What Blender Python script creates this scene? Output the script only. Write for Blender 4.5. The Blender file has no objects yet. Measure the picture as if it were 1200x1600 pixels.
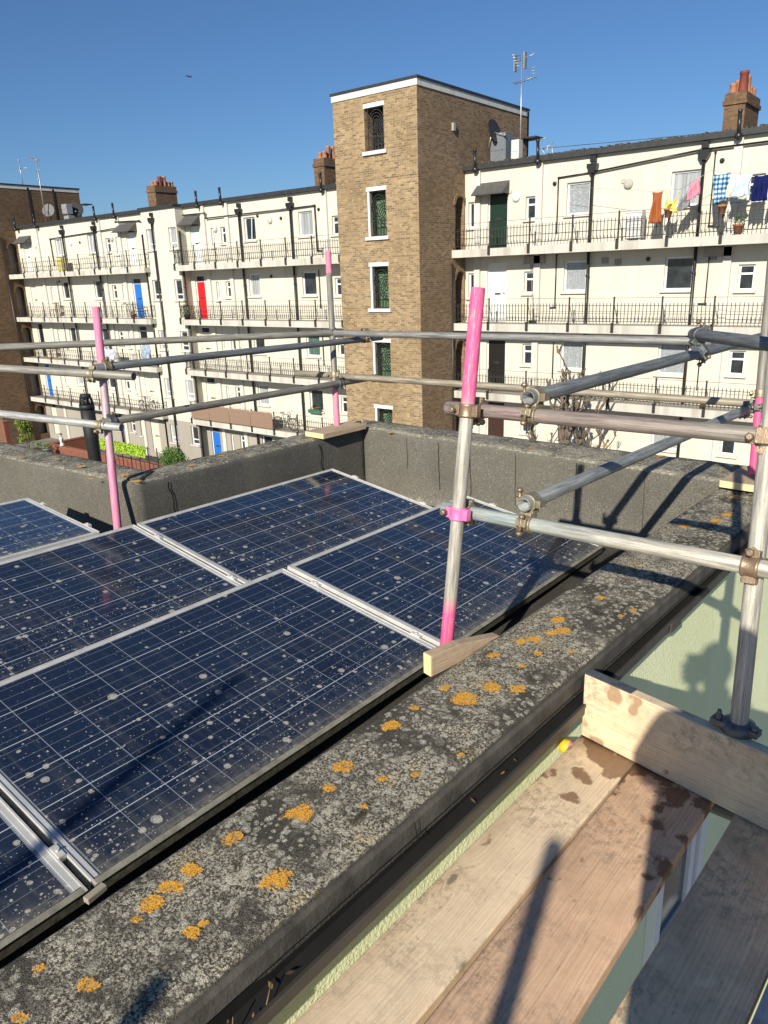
import bpy, bmesh, math, random
from mathutils import Vector as V, Matrix
random.seed(7)
SC = bpy.context.scene
COL = SC.collection
H = 9.9            # camera height above the ground; the scene is lifted by this at the end
ALL_ROOTS = []

# ------------------------------------------------------------------ camera model (photo 1200x1600)
FPX = 1164.2631
CR = Matrix(((0.788564, 0.161795, -0.593287), (0.614075, -0.258691, 0.745648), (-0.032836, -0.952314, -0.303349)))   # world = CR @ (x right, y down, z forward)
def ray(px, py):
    return (CR @ V((px - 600.0, py - 800.0, FPX))) / FPX     # unit depth
def at(px, py, d): return ray(px, py) * d
def onz(px, py, z): r = ray(px, py); return r * (z / r.z)
def ony(px, py, y): r = ray(px, py); return r * (y / r.y)

# ------------------------------------------------------------------ object helpers
def tag(o, label=None, cat=None, group=None, kind=None):
    if label: o['label'] = label
    if cat: o['category'] = cat
    if group: o['group'] = group
    if kind: o['kind'] = kind
    return o
def thing(name, loc, label, cat, group=None):
    o = bpy.data.objects.new(name, None); COL.objects.link(o)
    o.location = V(loc); o.empty_display_size = .1
    ALL_ROOTS.append(o)
    return tag(o, label, cat, group)
def wloc(o):
    p = V((0, 0, 0))
    while o is not None:
        p = p + V(o.location); o = o.parent
    return p

class MB:
    def __init__(s):
        s.bm = bmesh.new(); s.uv = s.bm.loops.layers.uv.new('UVMap')
    def face(s, pts, uvs=None, smooth=False):
        vs = [s.bm.verts.new(p) for p in pts]
        try: f = s.bm.faces.new(vs)
        except ValueError: return None
        f.smooth = smooth
        if uvs is None:
            n = f.normal if f.normal.length > 0 else V((0, 0, 1))
            f.normal_update(); n = f.normal
            ax = max(range(3), key=lambda i: abs(n[i]))
            for l in f.loops:
                c = l.vert.co
                l[s.uv].uv = (c.y, c.z) if ax == 0 else ((c.x, c.z) if ax == 1 else (c.x, c.y))
        else:
            for l, u in zip(f.loops, uvs): l[s.uv].uv = u
        return f
    def box(s, x0, x1, y0, y1, z0, z1):
        x0, x1 = min(x0, x1), max(x0, x1); y0, y1 = min(y0, y1), max(y0, y1); z0, z1 = min(z0, z1), max(z0, z1)
        P = lambda a, b, c: V((a, b, c))
        for q in ([(x0,y0,z0),(x0,y1,z0),(x1,y1,z0),(x1,y0,z0)], [(x0,y0,z1),(x1,y0,z1),(x1,y1,z1),(x0,y1,z1)],
                  [(x0,y0,z0),(x1,y0,z0),(x1,y0,z1),(x0,y0,z1)], [(x1,y1,z0),(x0,y1,z0),(x0,y1,z1),(x1,y1,z1)],
                  [(x0,y1,z0),(x0,y0,z0),(x0,y0,z1),(x0,y1,z1)], [(x1,y0,z0),(x1,y1,z0),(x1,y1,z1),(x1,y0,z1)]):
            s.face([V(p) for p in q])
        return s
    def obox(s, c, ex, ey, ez, hx, hy, hz):
        c = V(c); ex = V(ex).normalized(); ey = V(ey).normalized(); ez = V(ez).normalized()
        def P(a, b, d): return c + ex*(a*hx) + ey*(b*hy) + ez*(d*hz)
        def q(l, ui, vi):
            uv = []
            for t in l:
                w = (t[0]*hx, t[1]*hy, t[2]*hz); uv.append((w[ui], w[vi]))
            s.face([P(*t) for t in l], uv)
        q([(-1,-1,-1),(-1,1,-1),(1,1,-1),(1,-1,-1)], 0, 1); q([(-1,-1,1),(1,-1,1),(1,1,1),(-1,1,1)], 0, 1)
        q([(-1,-1,-1),(1,-1,-1),(1,-1,1),(-1,-1,1)], 0, 2); q([(1,1,-1),(-1,1,-1),(-1,1,1),(1,1,1)], 0, 2)
        q([(-1,1,-1),(-1,-1,-1),(-1,-1,1),(-1,1,1)], 1, 2); q([(1,-1,-1),(1,1,-1),(1,1,1),(1,-1,1)], 1, 2)
        return s
    def ring_strip(s, rings, uvr=None, closed=True, smooth=True, cap=(False, False)):
        n = len(rings[0])
        vr = [[s.bm.verts.new(p) for p in r] for r in rings]
        for i in range(len(vr) - 1):
            for j in range(n if closed else n - 1):
                k = (j + 1) % n
                f = s.bm.faces.new((vr[i][j], vr[i][k], vr[i+1][k], vr[i+1][j])); f.smooth = smooth
                if uvr:
                    us = (j / n, (j+1) / n, (j+1) / n, j / n); vs = (uvr[i], uvr[i], uvr[i+1], uvr[i+1])
                    for l, a, b in zip(f.loops, us, vs): l[s.uv].uv = (a, b)
                else:
                    for l in f.loops: l[s.uv].uv = (l.vert.co.x + l.vert.co.y, l.vert.co.z)
        for c, r, u in ((cap[0], vr[0], 0), (cap[1], vr[-1], -1)):
            if c:
                f = s.bm.faces.new(list(reversed(r)) if u == 0 else r)
                for l in f.loops: l[s.uv].uv = (.5, (uvr[u] if uvr else 0))
        return vr
    def tube(s, p, q, r, n=16, r2=None, cap=True, smooth=True):
        p, q = V(p), V(q); d = q - p; L = d.length; d.normalize()
        a = d.orthogonal().normalized(); b = d.cross(a)
        r2 = r if r2 is None else r2
        def R(c, rr): return [c + (a*math.cos(2*math.pi*i/n) + b*math.sin(2*math.pi*i/n))*rr for i in range(n)]
        s.ring_strip([R(p, r), R(q, r2)], [0, L], smooth=smooth, cap=(cap, cap))
        return s
    def pipe(s, p, q, r, t=.0045, n=28, seg=1):
        """hollow open-ended scaffold tube"""
        p, q = V(p), V(q); d = q - p; L = d.length; d.normalize()
        a = d.orthogonal().normalized(); b = d.cross(a)
        def R(c, rr): return [c + (a*math.cos(2*math.pi*i/n) + b*math.sin(2*math.pi*i/n))*rr for i in range(n)]
        rings, uv = [], []
        m = max(2, int(L / .5))
        rings.append(R(p + d*.08, r-t)); uv.append(.08)
        rings.append(R(p, r-t)); uv.append(0); rings.append(R(p - d*.0005, r-.001)); uv.append(0); rings.append(R(p + d*.001, r)); uv.append(0.001)
        for i in range(1, m):
            rings.append(R(p + d*(L*i/m), r)); uv.append(L*i/m)
        rings.append(R(q - d*.001, r)); uv.append(L-.001); rings.append(R(q + d*.0005, r-.001)); uv.append(L); rings.append(R(q, r-t)); uv.append(L)
        rings.append(R(q - d*.08, r-t)); uv.append(L-.08)
        s.ring_strip(rings, uv, cap=(True, True))
        return s
    def path(s, pts, r, n=8):
        for a, b in zip(pts[:-1], pts[1:]): s.tube(a, b, r, n)
        for p in pts[1:-1]: s.ball(p, r*1.02, n)
        return s
    def ball(s, c, r, n=10, sc=(1, 1, 1)):
        c = V(c); rings = []
        m = max(4, n // 2)
        for i in range(1, m):
            t = math.pi*i/m
            rings.append([c + V((math.cos(2*math.pi*j/n)*math.sin(t)*r*sc[0], math.sin(2*math.pi*j/n)*math.sin(t)*r*sc[1], -math.cos(t)*r*sc[2])) for j in range(n)])
        s.ring_strip(rings, [i*.05 for i in range(len(rings))], cap=(True, True)); return s
    def lathe(s, c, prof, n=20, axis=(0, 0, 1), cap=(True, True)):
        """prof: list of (radius, height)"""
        c = V(c); d = V(axis).normalized(); a = d.orthogonal().normalized(); b = d.cross(a)
        rings = [[c + d*h + (a*math.cos(2*math.pi*i/n) + b*math.sin(2*math.pi*i/n))*r for i in range(n)] for r, h in prof]
        s.ring_strip(rings, [h for r, h in prof], cap=cap); return s
    def poly(s, pts, thick, n):
        """extrude polygon (3d points) by n*thick"""
        n = V(n).normalized()*thick; pts = [V(p) for p in pts]; back = [p + n for p in pts]
        s.face(pts); s.face(list(reversed(back)))
        m = len(pts)
        for i in range(m):
            j = (i+1) % m; s.face([pts[j], pts[i], back[i], back[j]])
        return s
    def build(s, name, mat, parent=None, bevel=0, label=None, cat=None, group=None, kind=None, recalc=True):
        bm = s.bm
        if recalc:
            bmesh.ops.remove_doubles(bm, verts=bm.verts, dist=1e-5)
            bmesh.ops.recalc_face_normals(bm, faces=bm.faces)
        vs = [v.co for v in bm.verts]
        if parent is None:
            mn = V((min(v.x for v in vs), min(v.y for v in vs), min(v.z for v in vs)))
            mx = V((max(v.x for v in vs), max(v.y for v in vs), max(v.z for v in vs)))
            org = V(((mn.x+mx.x)/2, (mn.y+mx.y)/2, mn.z))
        else: org = wloc(parent)
        bmesh.ops.translate(bm, verts=bm.verts, vec=-org)
        me = bpy.data.meshes.new(name); bm.to_mesh(me); bm.free()
        o = bpy.data.objects.new(name, me); COL.objects.link(o)
        if mat: me.materials.append(mat)
        if parent is None: o.location = org; ALL_ROOTS.append(o)
        else: o.parent = parent
        if bevel:
            b = o.modifiers.new('bevel', 'BEVEL'); b.width = bevel; b.segments = 2; b.limit_method = 'ANGLE'; b.angle_limit = math.radians(40)
        return tag(o, label, cat, group, kind)

# ------------------------------------------------------------------ materials
class NT:
    def __init__(s, name):
        s.m = bpy.data.materials.new(name); s.m.use_nodes = True
        s.t = s.m.node_tree; s.t.nodes.clear()
        s.out = s.t.nodes.new('ShaderNodeOutputMaterial'); s.b = s.t.nodes.new('ShaderNodeBsdfPrincipled')
        s.L(s.b.outputs[0], s.out.inputs[0])
    def L(s, a, b): s.t.links.new(a, b)
    def put(s, sock, v):
        if isinstance(v, bpy.types.NodeSocket): s.L(v, sock)
        elif v is not None:
            if sock.type == 'RGBA' and not hasattr(v, '__len__'): v = (v, v, v, 1)
            if sock.type == 'RGBA' and len(v) == 3: v = (*v, 1)
            sock.default_value = v
    def n(s, t, **k):
        x = s.t.nodes.new(t)
        for a, b in k.items(): setattr(x, a, b)
        return x
    def uv(s): return s.n('ShaderNodeTexCoord').outputs['UV']
    def obj(s): return s.n('ShaderNodeTexCoord').outputs['Object']
    def mapp(s, c, sc=(1, 1, 1), loc=(0, 0, 0), rot=(0, 0, 0)):
        x = s.n('ShaderNodeMapping'); s.L(c, x.inputs[0]); x.inputs[1].default_value = loc; x.inputs[2].default_value = rot; x.inputs[3].default_value = sc
        return x.outputs[0]
    def noise(s, c, scale, detail=4, rough=.55, dist=0, col=False):
        x = s.n('ShaderNodeTexNoise'); s.L(c, x.inputs['Vector']); x.inputs['Scale'].default_value = scale
        x.inputs['Detail'].default_value = detail; x.inputs['Roughness'].default_value = rough; x.inputs['Distortion'].default_value = dist
        return x.outputs['Color' if col else 'Fac']
    def vor(s, c, scale, dim='3D', rnd=1.0):
        x = s.n('ShaderNodeTexVoronoi', voronoi_dimensions=dim); s.L(c, x.inputs['Vector']); x.inputs['Scale'].default_value = scale; x.inputs['Randomness'].default_value = rnd
        return x
    def ma(s, op, a, b=None, c=None, clamp=False):
        x = s.n('ShaderNodeMath', operation=op); x.use_clamp = clamp
        s.put(x.inputs[0], a)
        if b is not None: s.put(x.inputs[1], b)
        if c is not None: s.put(x.inputs[2], c)
        return x.outputs[0]
    def rng(s, v, a, b, c=0., d=1.):
        x = s.n('ShaderNodeMapRange'); x.clamp = True
        s.put(x.inputs[0], v); x.inputs[1].default_value = a; x.inputs[2].default_value = b; x.inputs[3].default_value = c; x.inputs[4].default_value = d
        return x.outputs[0]
    def mix(s, f, a, b, mode='MIX'):
        x = s.n('ShaderNodeMix', data_type='RGBA', blend_type=mode); x.clamp_factor = True
        s.put(x.inputs[0], f); s.put(x.inputs[6], a); s.put(x.inputs[7], b)
        return x.outputs[2]
    def xyz(s, c):
        x = s.n('ShaderNodeSeparateXYZ'); s.L(c, x.inputs[0]); return x.outputs
    def comb(s, a, b, c=0.):
        x = s.n('ShaderNodeCombineXYZ'); s.put(x.inputs[0], a); s.put(x.inputs[1], b); s.put(x.inputs[2], c); return x.outputs[0]
    def bump(s, h, strength=.3, dist=.01):
        x = s.n('ShaderNodeBump'); s.put(x.inputs['Height'], h); x.inputs['Strength'].default_value = strength; x.inputs['Distance'].default_value = dist
        s.L(x.outputs[0], s.b.inputs['Normal'])
    def done(s, col=None, rough=.6, metal=0., spec=.5, coat=0.):
        s.put(s.b.inputs['Base Color'], col); s.put(s.b.inputs['Roughness'], rough); s.put(s.b.inputs['Metallic'], metal)
        s.b.inputs['Specular IOR Level'].default_value = spec
        if coat: s.b.inputs['Coat Weight'].default_value = coat; s.b.inputs['Coat Roughness'].default_value = .05
        return s.m

def plain(name, col, rough=.6, metal=0., var=.25, scale=6., bump=0., spec=.5):
    t = NT(name); o = t.obj()
    f = t.noise(o, scale, 5); d = tuple(c*(1-var) for c in col)
    c = t.mix(t.rng(f, .3, .7), d, col)
    if bump: t.bump(t.noise(o, scale*6, 4), bump, .004)
    return t.done(c, rough, metal, spec)

def m_brick(name, a, b, mortar, dark=.5):
    t = NT(name); uv = t.uv()
    x = t.n('ShaderNodeTexBrick'); t.L(uv, x.inputs['Vector'])
    x.inputs['Scale'].default_value = 1; x.inputs['Brick Width'].default_value = .215; x.inputs['Row Height'].default_value = .072
    x.inputs['Mortar Size'].default_value = .009; x.inputs['Bias'].default_value = -.1; x.inputs['Mortar Smooth'].default_value = .2
    x.inputs['Color1'].default_value = (*a, 1); x.inputs['Color2'].default_value = (*b, 1); x.inputs['Mortar'].default_value = (*mortar, 1)
    n1 = t.noise(uv, .55, 5); n2 = t.noise(uv, 7, 4)
    c = t.mix(t.rng(n1, .35, .7, 0, .55), x.outputs[0], tuple(q*dark for q in a))
    c = t.mix(t.rng(n2, .55, .75, 0, .55), c, tuple(min(1, q*1.7) for q in a))
    c = t.mix(t.rng(t.noise(uv, 60, 2), .3, .7, 0, .3), c, tuple(q*.5 for q in b))
    t.bump(t.ma('SUBTRACT', 1., x.outputs['Fac']), .6, .01)
    return t.done(c, .9, 0, .2)

def m_render(name, col, dirt, amt=.35):
    t = NT(name); o = t.obj()
    st = t.noise(t.mapp(o, (1.2, 1.2, .12)), 1.6, 6, .65)
    bl = t.noise(o, .9, 5, .6)
    c = t.mix(t.rng(st, .45, .8, 0, amt), col, dirt)
    c = t.mix(t.rng(bl, .45, .75, 0, amt*.8), c, tuple(q*.86 for q in col))
    c = t.mix(t.rng(t.noise(t.mapp(o, (5, 5, .5)), 1.5, 3), .66, .8, 0, amt*.7), c, tuple(q*.7 for q in dirt))
    t.bump(t.noise(o, 40, 3), .25, .004)
    return t.done(c, .85, 0, .2)

def spots(t, c, scale, lo, hi, dens, soft=.022):
    """returns mask, ring-ness"""
    v = t.vor(c, scale, '2D')
    x = t.n('ShaderNodeSeparateColor'); t.L(v.outputs['Color'], x.inputs[0])
    R = t.rng(x.outputs[0], 0, 1, lo, hi)
    if isinstance(dens, float): pres = t.ma('LESS_THAN', x.outputs[1], dens)
    else: pres = t.ma('LESS_THAN', x.outputs[1], dens)
    q = t.ma('DIVIDE', v.outputs['Distance'], R)
    m = t.ma('MULTIPLY', t.rng(q, 1, 1-soft*6, 0, 1), pres)
    ring = t.ma('MULTIPLY', t.rng(t.ma('ABSOLUTE', t.ma('SUBTRACT', q, .68)), 0, .16, 1, 0), pres)
    return m, ring, x.outputs[2]

def m_felt(name, lichen, base=(.105, .1, .09), green=0.):
    t = NT(name); o = t.obj()
    xyz = t.xyz(o)
    grit = t.noise(o, 330, 2, .7); g2 = t.noise(o, 120, 3, .7)
    dk = tuple(q*.3 for q in base); lt = tuple(min(1, q*2.6) for q in base)
    c = t.mix(t.rng(grit, .38, .62), dk, tuple(q*1.25 for q in base))
    c = t.mix(t.rng(g2, .56, .66, 0, .5), c, lt)
    c = t.mix(t.rng(t.noise(o, 2.2, 6, .65), .42, .68, 0, .55), c, tuple(q*.55 for q in base))
    c = t.mix(t.rng(t.noise(t.mapp(o, (3, 3, .5)), 1.4, 4), .5, .75, 0, .4), c, (.17, .16, .12))
    h = t.ma('ADD', grit, t.ma('MULTIPLY', g2, .8))
    if lichen:
        nz = t.xyz(t.n('ShaderNodeNewGeometry').outputs['Normal'])[2]
        up = t.rng(nz, .55, .85)
        w = t.noise(o, 26, 3, .6, col=True)
        wx = t.n('ShaderNodeVectorMath', operation='SCALE'); t.L(w, wx.inputs[0]); wx.inputs['Scale'].default_value = .022
        oo = t.n('ShaderNodeVectorMath', operation='ADD'); t.L(o, oo.inputs[0]); t.L(wx.outputs[0], oo.inputs[1]); oc = oo.outputs[0]
        clus = t.ma('ADD', t.ma('MULTIPLY', t.noise(o, 3.4, 5, .7), .75), t.ma('MULTIPLY', t.noise(o, 1.1, 2), .25))
        brk = t.rng(t.noise(o, 230, 3, .8), .42, .54, .12, 1)
        for sc, lo, hi, de, k, colr in ((15., .14, .34, t.rng(clus, .36, .62, .05, .6), lichen*.8, (.46, .44, .34)), (28., .16, .38, t.rng(clus, .34, .6, .15, .8), lichen, (.68, .645, .52)),
                                (50., .16, .42, t.rng(clus, .32, .62, .15, .7), lichen*.9, (.68, .63, .49))):
            m, ring, r3 = spots(t, oc, sc, lo, hi, de)
            cc = t.mix(t.ma('MULTIPLY', ring, .75), colr, tuple(q*.33 for q in colr))
            cc = t.mix(t.rng(r3, .35, 1, 0, .65), cc, tuple(q*.5 for q in colr))
            f = t.ma('MULTIPLY', t.ma('MULTIPLY', m, up), t.ma('MULTIPLY', brk, k))
            c = t.mix(f, c, cc)
            h = t.ma('ADD', h, t.ma('MULTIPLY', f, .25))
        crumb = t.ma('MULTIPLY', t.ma('MULTIPLY', t.rng(t.noise(o, 150, 3, .75), .47, .58), t.rng(t.noise(o, 4.2, 5, .7), .42, .56)), up)
        c = t.mix(t.ma('MULTIPLY', crumb, .85), c, (.62, .56, .42))
        och = t.ma('MULTIPLY', t.ma('MULTIPLY', t.rng(t.noise(o, 90, 3, .8), .5, .6), t.rng(t.noise(o, 4.2, 3), .60, .68)), up)
        c = t.mix(t.ma('MULTIPLY', och, .8), c, (.50, .33, .09))
        moss = t.ma('MULTIPLY', t.rng(t.noise(o, 7, 5, .7), .60, .68), up)
        c = t.mix(t.ma('MULTIPLY', moss, .8), c, (.045, .032, .018))
    t.bump(h, .75, .006)
    return t.done(c, .95, 0, .15)

def m_panel():
    t = NT('solar_cell_glass'); uv = t.uv(); P = .158
    x = t.xyz(uv); u, v = x[0], x[1]
    def dline(c, off=0.):
        f = t.ma('FRACT', t.ma('ADD', t.ma('DIVIDE', c, P), 10+off)); return t.ma('MULTIPLY', t.ma('MINIMUM', f, t.ma('SUBTRACT', 1., f)), P)
    lu = t.rng(dline(u), .0006, .0016, 1, 0); lv = t.rng(dline(v), .0011, .0021, 1, 0)
    f3 = t.ma('FRACT', t.ma('ADD', t.ma('DIVIDE', v, P/3), 10.5)); b3 = t.ma('MULTIPLY', t.ma('MINIMUM', f3, t.ma('SUBTRACT', 1., f3)), P/3)
    bus = t.rng(b3, .0003, .0011, .42, 0)
    cellid = t.comb(t.ma('FLOOR', t.ma('DIVIDE', u, P)), t.ma('FLOOR', t.ma('DIVIDE', v, P)))
    wn = t.n('ShaderNodeTexWhiteNoise', noise_dimensions='3D'); t.L(cellid, wn.inputs['Vector'])
    oi = t.n('ShaderNodeObjectInfo').outputs['Random']
    cry = t.vor(t.mapp(uv, (1, 1, 1)), 95, '2D')
    col = t.mix(t.rng(cry.outputs['Distance'], 0, .8), (.008, .016, .038), (.014, .027, .058))
    col = t.mix(t.ma('MULTIPLY', wn.outputs['Value'], .5), col, (.007, .011, .028))
    out = t.ma('MAXIMUM', t.ma('MAXIMUM', t.ma('LESS_THAN', u, -.002), t.ma('GREATER_THAN', u, 1.582)), t.ma('MAXIMUM', t.ma('LESS_THAN', v, -.002), t.ma('GREATER_THAN', v, .950)))
    grid = t.ma('MAXIMUM', t.ma('MAXIMUM', t.ma('MULTIPLY', lu, .6), lv), bus)
    col = t.mix(t.ma('MAXIMUM', grid, t.ma('MULTIPLY', out, .55)), col, (.52, .55, .58))
    sh = t.comb(t.ma('ADD', u, t.ma('MULTIPLY', oi, 37.)), t.ma('ADD', v, t.ma('MULTIPLY', oi, 11.)))
    w = t.noise(sh, 55, 3, .6, col=True)
    wx = t.n('ShaderNodeVectorMath', operation='SCALE'); t.L(w, wx.inputs[0]); wx.inputs['Scale'].default_value = .010
    oo = t.n('ShaderNodeVectorMath', operation='ADD'); t.L(sh, oo.inputs[0]); t.L(wx.outputs[0], oo.inputs[1]); sc = oo.outputs[0]
    low = t.rng(v, .1, .95)       # dirt gathers towards the low edge
    low2 = t.ma('POWER', low, 3.)
    cl = t.rng(t.noise(sh, 3.2, 3), .35, .7)
    dirtf = t.ma('MULTIPLY', t.ma('MULTIPLY', t.rng(v, .80, .97), t.rng(t.noise(sh, 14, 5, .7), .35, .75)), .45)
    dirtf = t.ma('ADD', dirtf, t.ma('MULTIPLY', t.rng(t.noise(sh, 2.5, 4), .5, .8), t.ma('MULTIPLY', low, .12)))
    col = t.mix(dirtf, col, (.22, .20, .155))
    col = t.mix(t.rng(t.noise(sh, 30, 5, .7), .3, .7, .0, .02), col, (.30, .28, .24)); rough = t.rng(dirtf, 0, .5, .10, .6)
    stk = t.noise(t.comb(t.ma('MULTIPLY', t.xyz(sh)[0], 34.), t.ma('MULTIPLY', t.xyz(sh)[1], 1.6)), 1., 4, .65)
    sf = t.ma('MULTIPLY', t.rng(stk, .50, .72), t.rng(v, .0, 1., .06, .30)); col = t.mix(sf, col, (.19, .18, .15)); rough = t.ma('MAXIMUM', rough, t.ma('MULTIPLY', sf, .9))
    edge = t.ma('MULTIPLY', t.rng(v, .90, .955), t.rng(t.noise(sh, 40, 4, .7), .35, .6)); col = t.mix(t.ma('MULTIPLY', edge, .6), col, (.27, .25, .19))
    allm = None
    for s_, lo, hi, k in ((9., .06, .17, .32), (17., .07, .22, .46), (36., .06, .19, .32), (90., .08, .22, .22)):
        dens = t.ma('MULTIPLY', t.ma('ADD', t.ma('ADD', t.ma('MULTIPLY', low2, .65), t.ma('MULTIPLY', low, .25)), .12), t.ma('MULTIPLY', t.ma('ADD', cl, .35), k*1.6))
        m, ring, r3 = spots(t, sc, s_, lo, hi, dens)
        cc = t.mix(t.ma('MULTIPLY', ring, .55), (.56, .53, .43), (.15, .14, .11))
        f = t.ma('MULTIPLY', m, t.rng(t.noise(uv, 260, 2), .38, .56, .25, .9))
        col = t.mix(f, col, cc); allm = f if allm is None else t.ma('MAXIMUM', allm, f)
    rough = t.ma('MAXIMUM', rough, t.ma('MULTIPLY', allm, .8))
    t.bump(allm, .3, .002)
    return t.done(col, rough, 0, .5)

def m_tube(name, base, pink=(), col=(.86, .10, .40), metal=.28, rust=.15, patchy=None):
    """pink: list of (v0, v1, fade) in metres along the tube"""
    t = NT(name); x = t.xyz(t.uv()); u, v = x[0], x[1]; o = t.obj()
    cu = t.comb(t.ma('COSINE', t.ma('MULTIPLY', u, 6.2832)), t.ma('SINE', t.ma('MULTIPLY', u, 6.2832)), t.ma('MULTIPLY', v, 3.))
    n1 = t.noise(cu, 2.2, 6, .7); n2 = t.noise(t.mapp(cu, (1, 1, 8)), 6, 4, .7); n3 = t.noise(t.mapp(cu, (6, 6, .6)), 2.5, 4, .7)
    c = t.mix(t.rng(n1, .36, .64), tuple(q*.52 for q in base), tuple(min(1, q*1.25) for q in base))
    c = t.mix(t.rng(n3, .5, .72, 0, .6), c, tuple(min(1, q*1.7) for q in base))
    c = t.mix(t.rng(n2, .56, .72, 0, .5), c, tuple(q*.35 for q in base))
    c = t.mix(t.rng(t.noise(cu, 4, 5, .7), .62, .74, 0, rust*3), c, (.22, .13, .07))
    m = metal
    col = t.mix(t.rng(n1, .35, .65), tuple(q*.72 for q in col), tuple(min(1, q*1.08+.03) for q in col))
    for a, b, fd in pink:
        vv = t.ma('ADD', v, t.ma('MULTIPLY', t.ma('SUBTRACT', n1, .5), fd*.8))
        k = t.ma('MULTIPLY', t.rng(vv, a-fd, a), t.rng(vv, b, b+fd, 1, 0)) if a > 0.01 else t.rng(vv, b, b+fd, 1, 0)
        k = t.ma('MULTIPLY', k, t.rng(t.noise(cu, 5, 6, .8), .40, .47, .22, 1.) if patchy is None else t.rng(n3, patchy-.1, patchy+.12))
        c = t.mix(k, c, col); m = t.ma('MULTIPLY', m, t.ma('SUBTRACT', 1., k))
    t.bump(t.noise(cu, 14, 4), .12, .002)
    return t.done(c, t.rng(n1, .3, .7, .48, .72), m, .4)

def m_wood(name, a, b, wet=None, dirt=.3, seed=0., stain=None):
    """u runs along the board (metres)"""
    t = NT(name); uv = t.uv(); x = t.xyz(uv)
    s = t.mapp(uv, (1, 1, 1), (seed, seed*.7, 0))
    # knots: radial push of the grain coordinate
    kv = t.vor(t.mapp(s, (.8, 2.1, 1)), 2.0, '2D'); kd = t.ma('ADD', kv.outputs['Distance'], t.rng(t.noise(s, 30, 3), .3, .7, -.012, .012)); kpres = t.rng(t.xyz(kv.outputs['Color'])[0], .35, .45)
    kk = t.ma('MULTIPLY', t.rng(kd, 0, .24, 1, 0), kpres)
    warp = t.noise(t.mapp(s, (1.2, 5, 1)), 1.5, 3)
    gy = t.ma('ADD', t.ma('MULTIPLY', t.xyz(s)[1], 1.), t.ma('ADD', t.ma('MULTIPLY', warp, .05), t.ma('MULTIPLY', t.ma('POWER', kk, 2.), .06)))
    w = t.ma('SINE', t.ma('MULTIPLY', gy, 620.))
    g = t.noise(t.comb(t.ma('MULTIPLY', x[0], 4.), t.ma('MULTIPLY', gy, 160.), seed), 1., 5, .65)
    c = t.mix(t.rng(g, .3, .7), a, b)
    c = t.mix(t.ma('MULTIPLY', t.rng(w, .2, 1), .16), c, tuple(q*.55 for q in a))
    c = t.mix(t.ma('MULTIPLY', t.rng(kd, .02, .045, .8, 0), kpres), c, tuple(q*.28 for q in a))
    c = t.mix(t.ma('MULTIPLY', t.rng(t.ma('ABSOLUTE', t.ma('SUBTRACT', kd, .06)), 0, .008, .22, 0), kpres), c, tuple(q*.4 for q in a))
    c = t.mix(t.rng(t.noise(uv, 5, 6, .7), .48, .75, 0, dirt), c, (.12, .095, .07))
    c = t.mix(t.rng(t.noise(uv, 22, 5, .75), .58, .70, 0, dirt*1.1), c, tuple(q*.42 for q in a))
    c = t.mix(t.rng(t.noise(uv, 11, 4, .7), .56, .68, 0, dirt*.8), c, tuple(min(1, q*1.35) for q in b))
    dash = t.noise(t.mapp(uv, (14, 50, 1), (seed*3, 1, 0), (0, 0, .6)), 1., 3, .8)
    c = t.mix(t.rng(dash, .70, .74, 0, .55), c, (.05, .04, .03))
    split = t.noise(t.comb(t.ma('MULTIPLY', x[0], 1.3), t.ma('MULTIPLY', gy, 45.), seed+4), 1., 4, .6)
    c = t.mix(t.rng(t.ma('ABSOLUTE', t.ma('SUBTRACT', split, .62)), 0, .006, .75, 0), c, tuple(q*.22 for q in a))
    boot = t.ma('MULTIPLY', t.rng(t.noise(uv, 38, 4, .8), .47, .60), t.rng(t.noise(uv, 3.3, 3), .46, .64)); c = t.mix(t.ma('MULTIPLY', boot, .55), c, (.17, .145, .11))
    c = t.mix(t.rng(t.noise(uv, 34, 3, .6), .71, .74, 0, .7), c, (.62, .60, .55))
    rough = .75
    if stain:
        k = t.rng(t.noise(t.mapp(uv, (1, 1, 1), (seed, 0, 0)), 7, 2, .5), stain, stain+.03); c = t.mix(t.ma('MULTIPLY', k, .7), c, tuple(q*w_ for q, w_ in zip(a, (.42, .32, .25))))
    if wet:
        u0, u1 = wet
        k = t.rng(t.ma('SUBTRACT', t.noise(t.mapp(uv, (1, 1, 1), (seed*2.3, 0, 0)), 8.5, 4, .5), t.rng(x[0], u0, u1, -.05, .24)), .485, .525)
        c = t.mix(t.ma('MULTIPLY', k, .8), c, tuple(q*w_ for q, w_ in zip(a, (.26, .17, .12))))
    t.bump(t.ma('ADD', g, t.ma('MULTIPLY', t.noise(uv, 18, 5, .7), .8)), .45, .003)
    return t.done(c, rough, 0, .3)

def m_glass(name, dark=(.015, .018, .02), curtain=None, lace=False):
    t = NT(name); o = t.obj()
    c = dark
    if curtain:
        fold = t.noise(t.mapp(o, (16, 16, .6)), 1, 2)
        cc = t.mix(t.rng(fold, .35, .65), tuple(q*.55 for q in curtain), curtain)
        if lace:
            vv = t.vor(o, 26, '3D'); cc = t.mix(t.rng(vv.outputs['Distance'], .15, .5), cc, tuple(q*.45 for q in curtain))
        c = cc
    else: c = t.mix(t.rng(t.noise(o, 2.5, 3), .35, .7), dark, tuple(q*3 for q in dark))
    return t.done(c, .12 if not curtain else .25, 0, .6)

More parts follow.
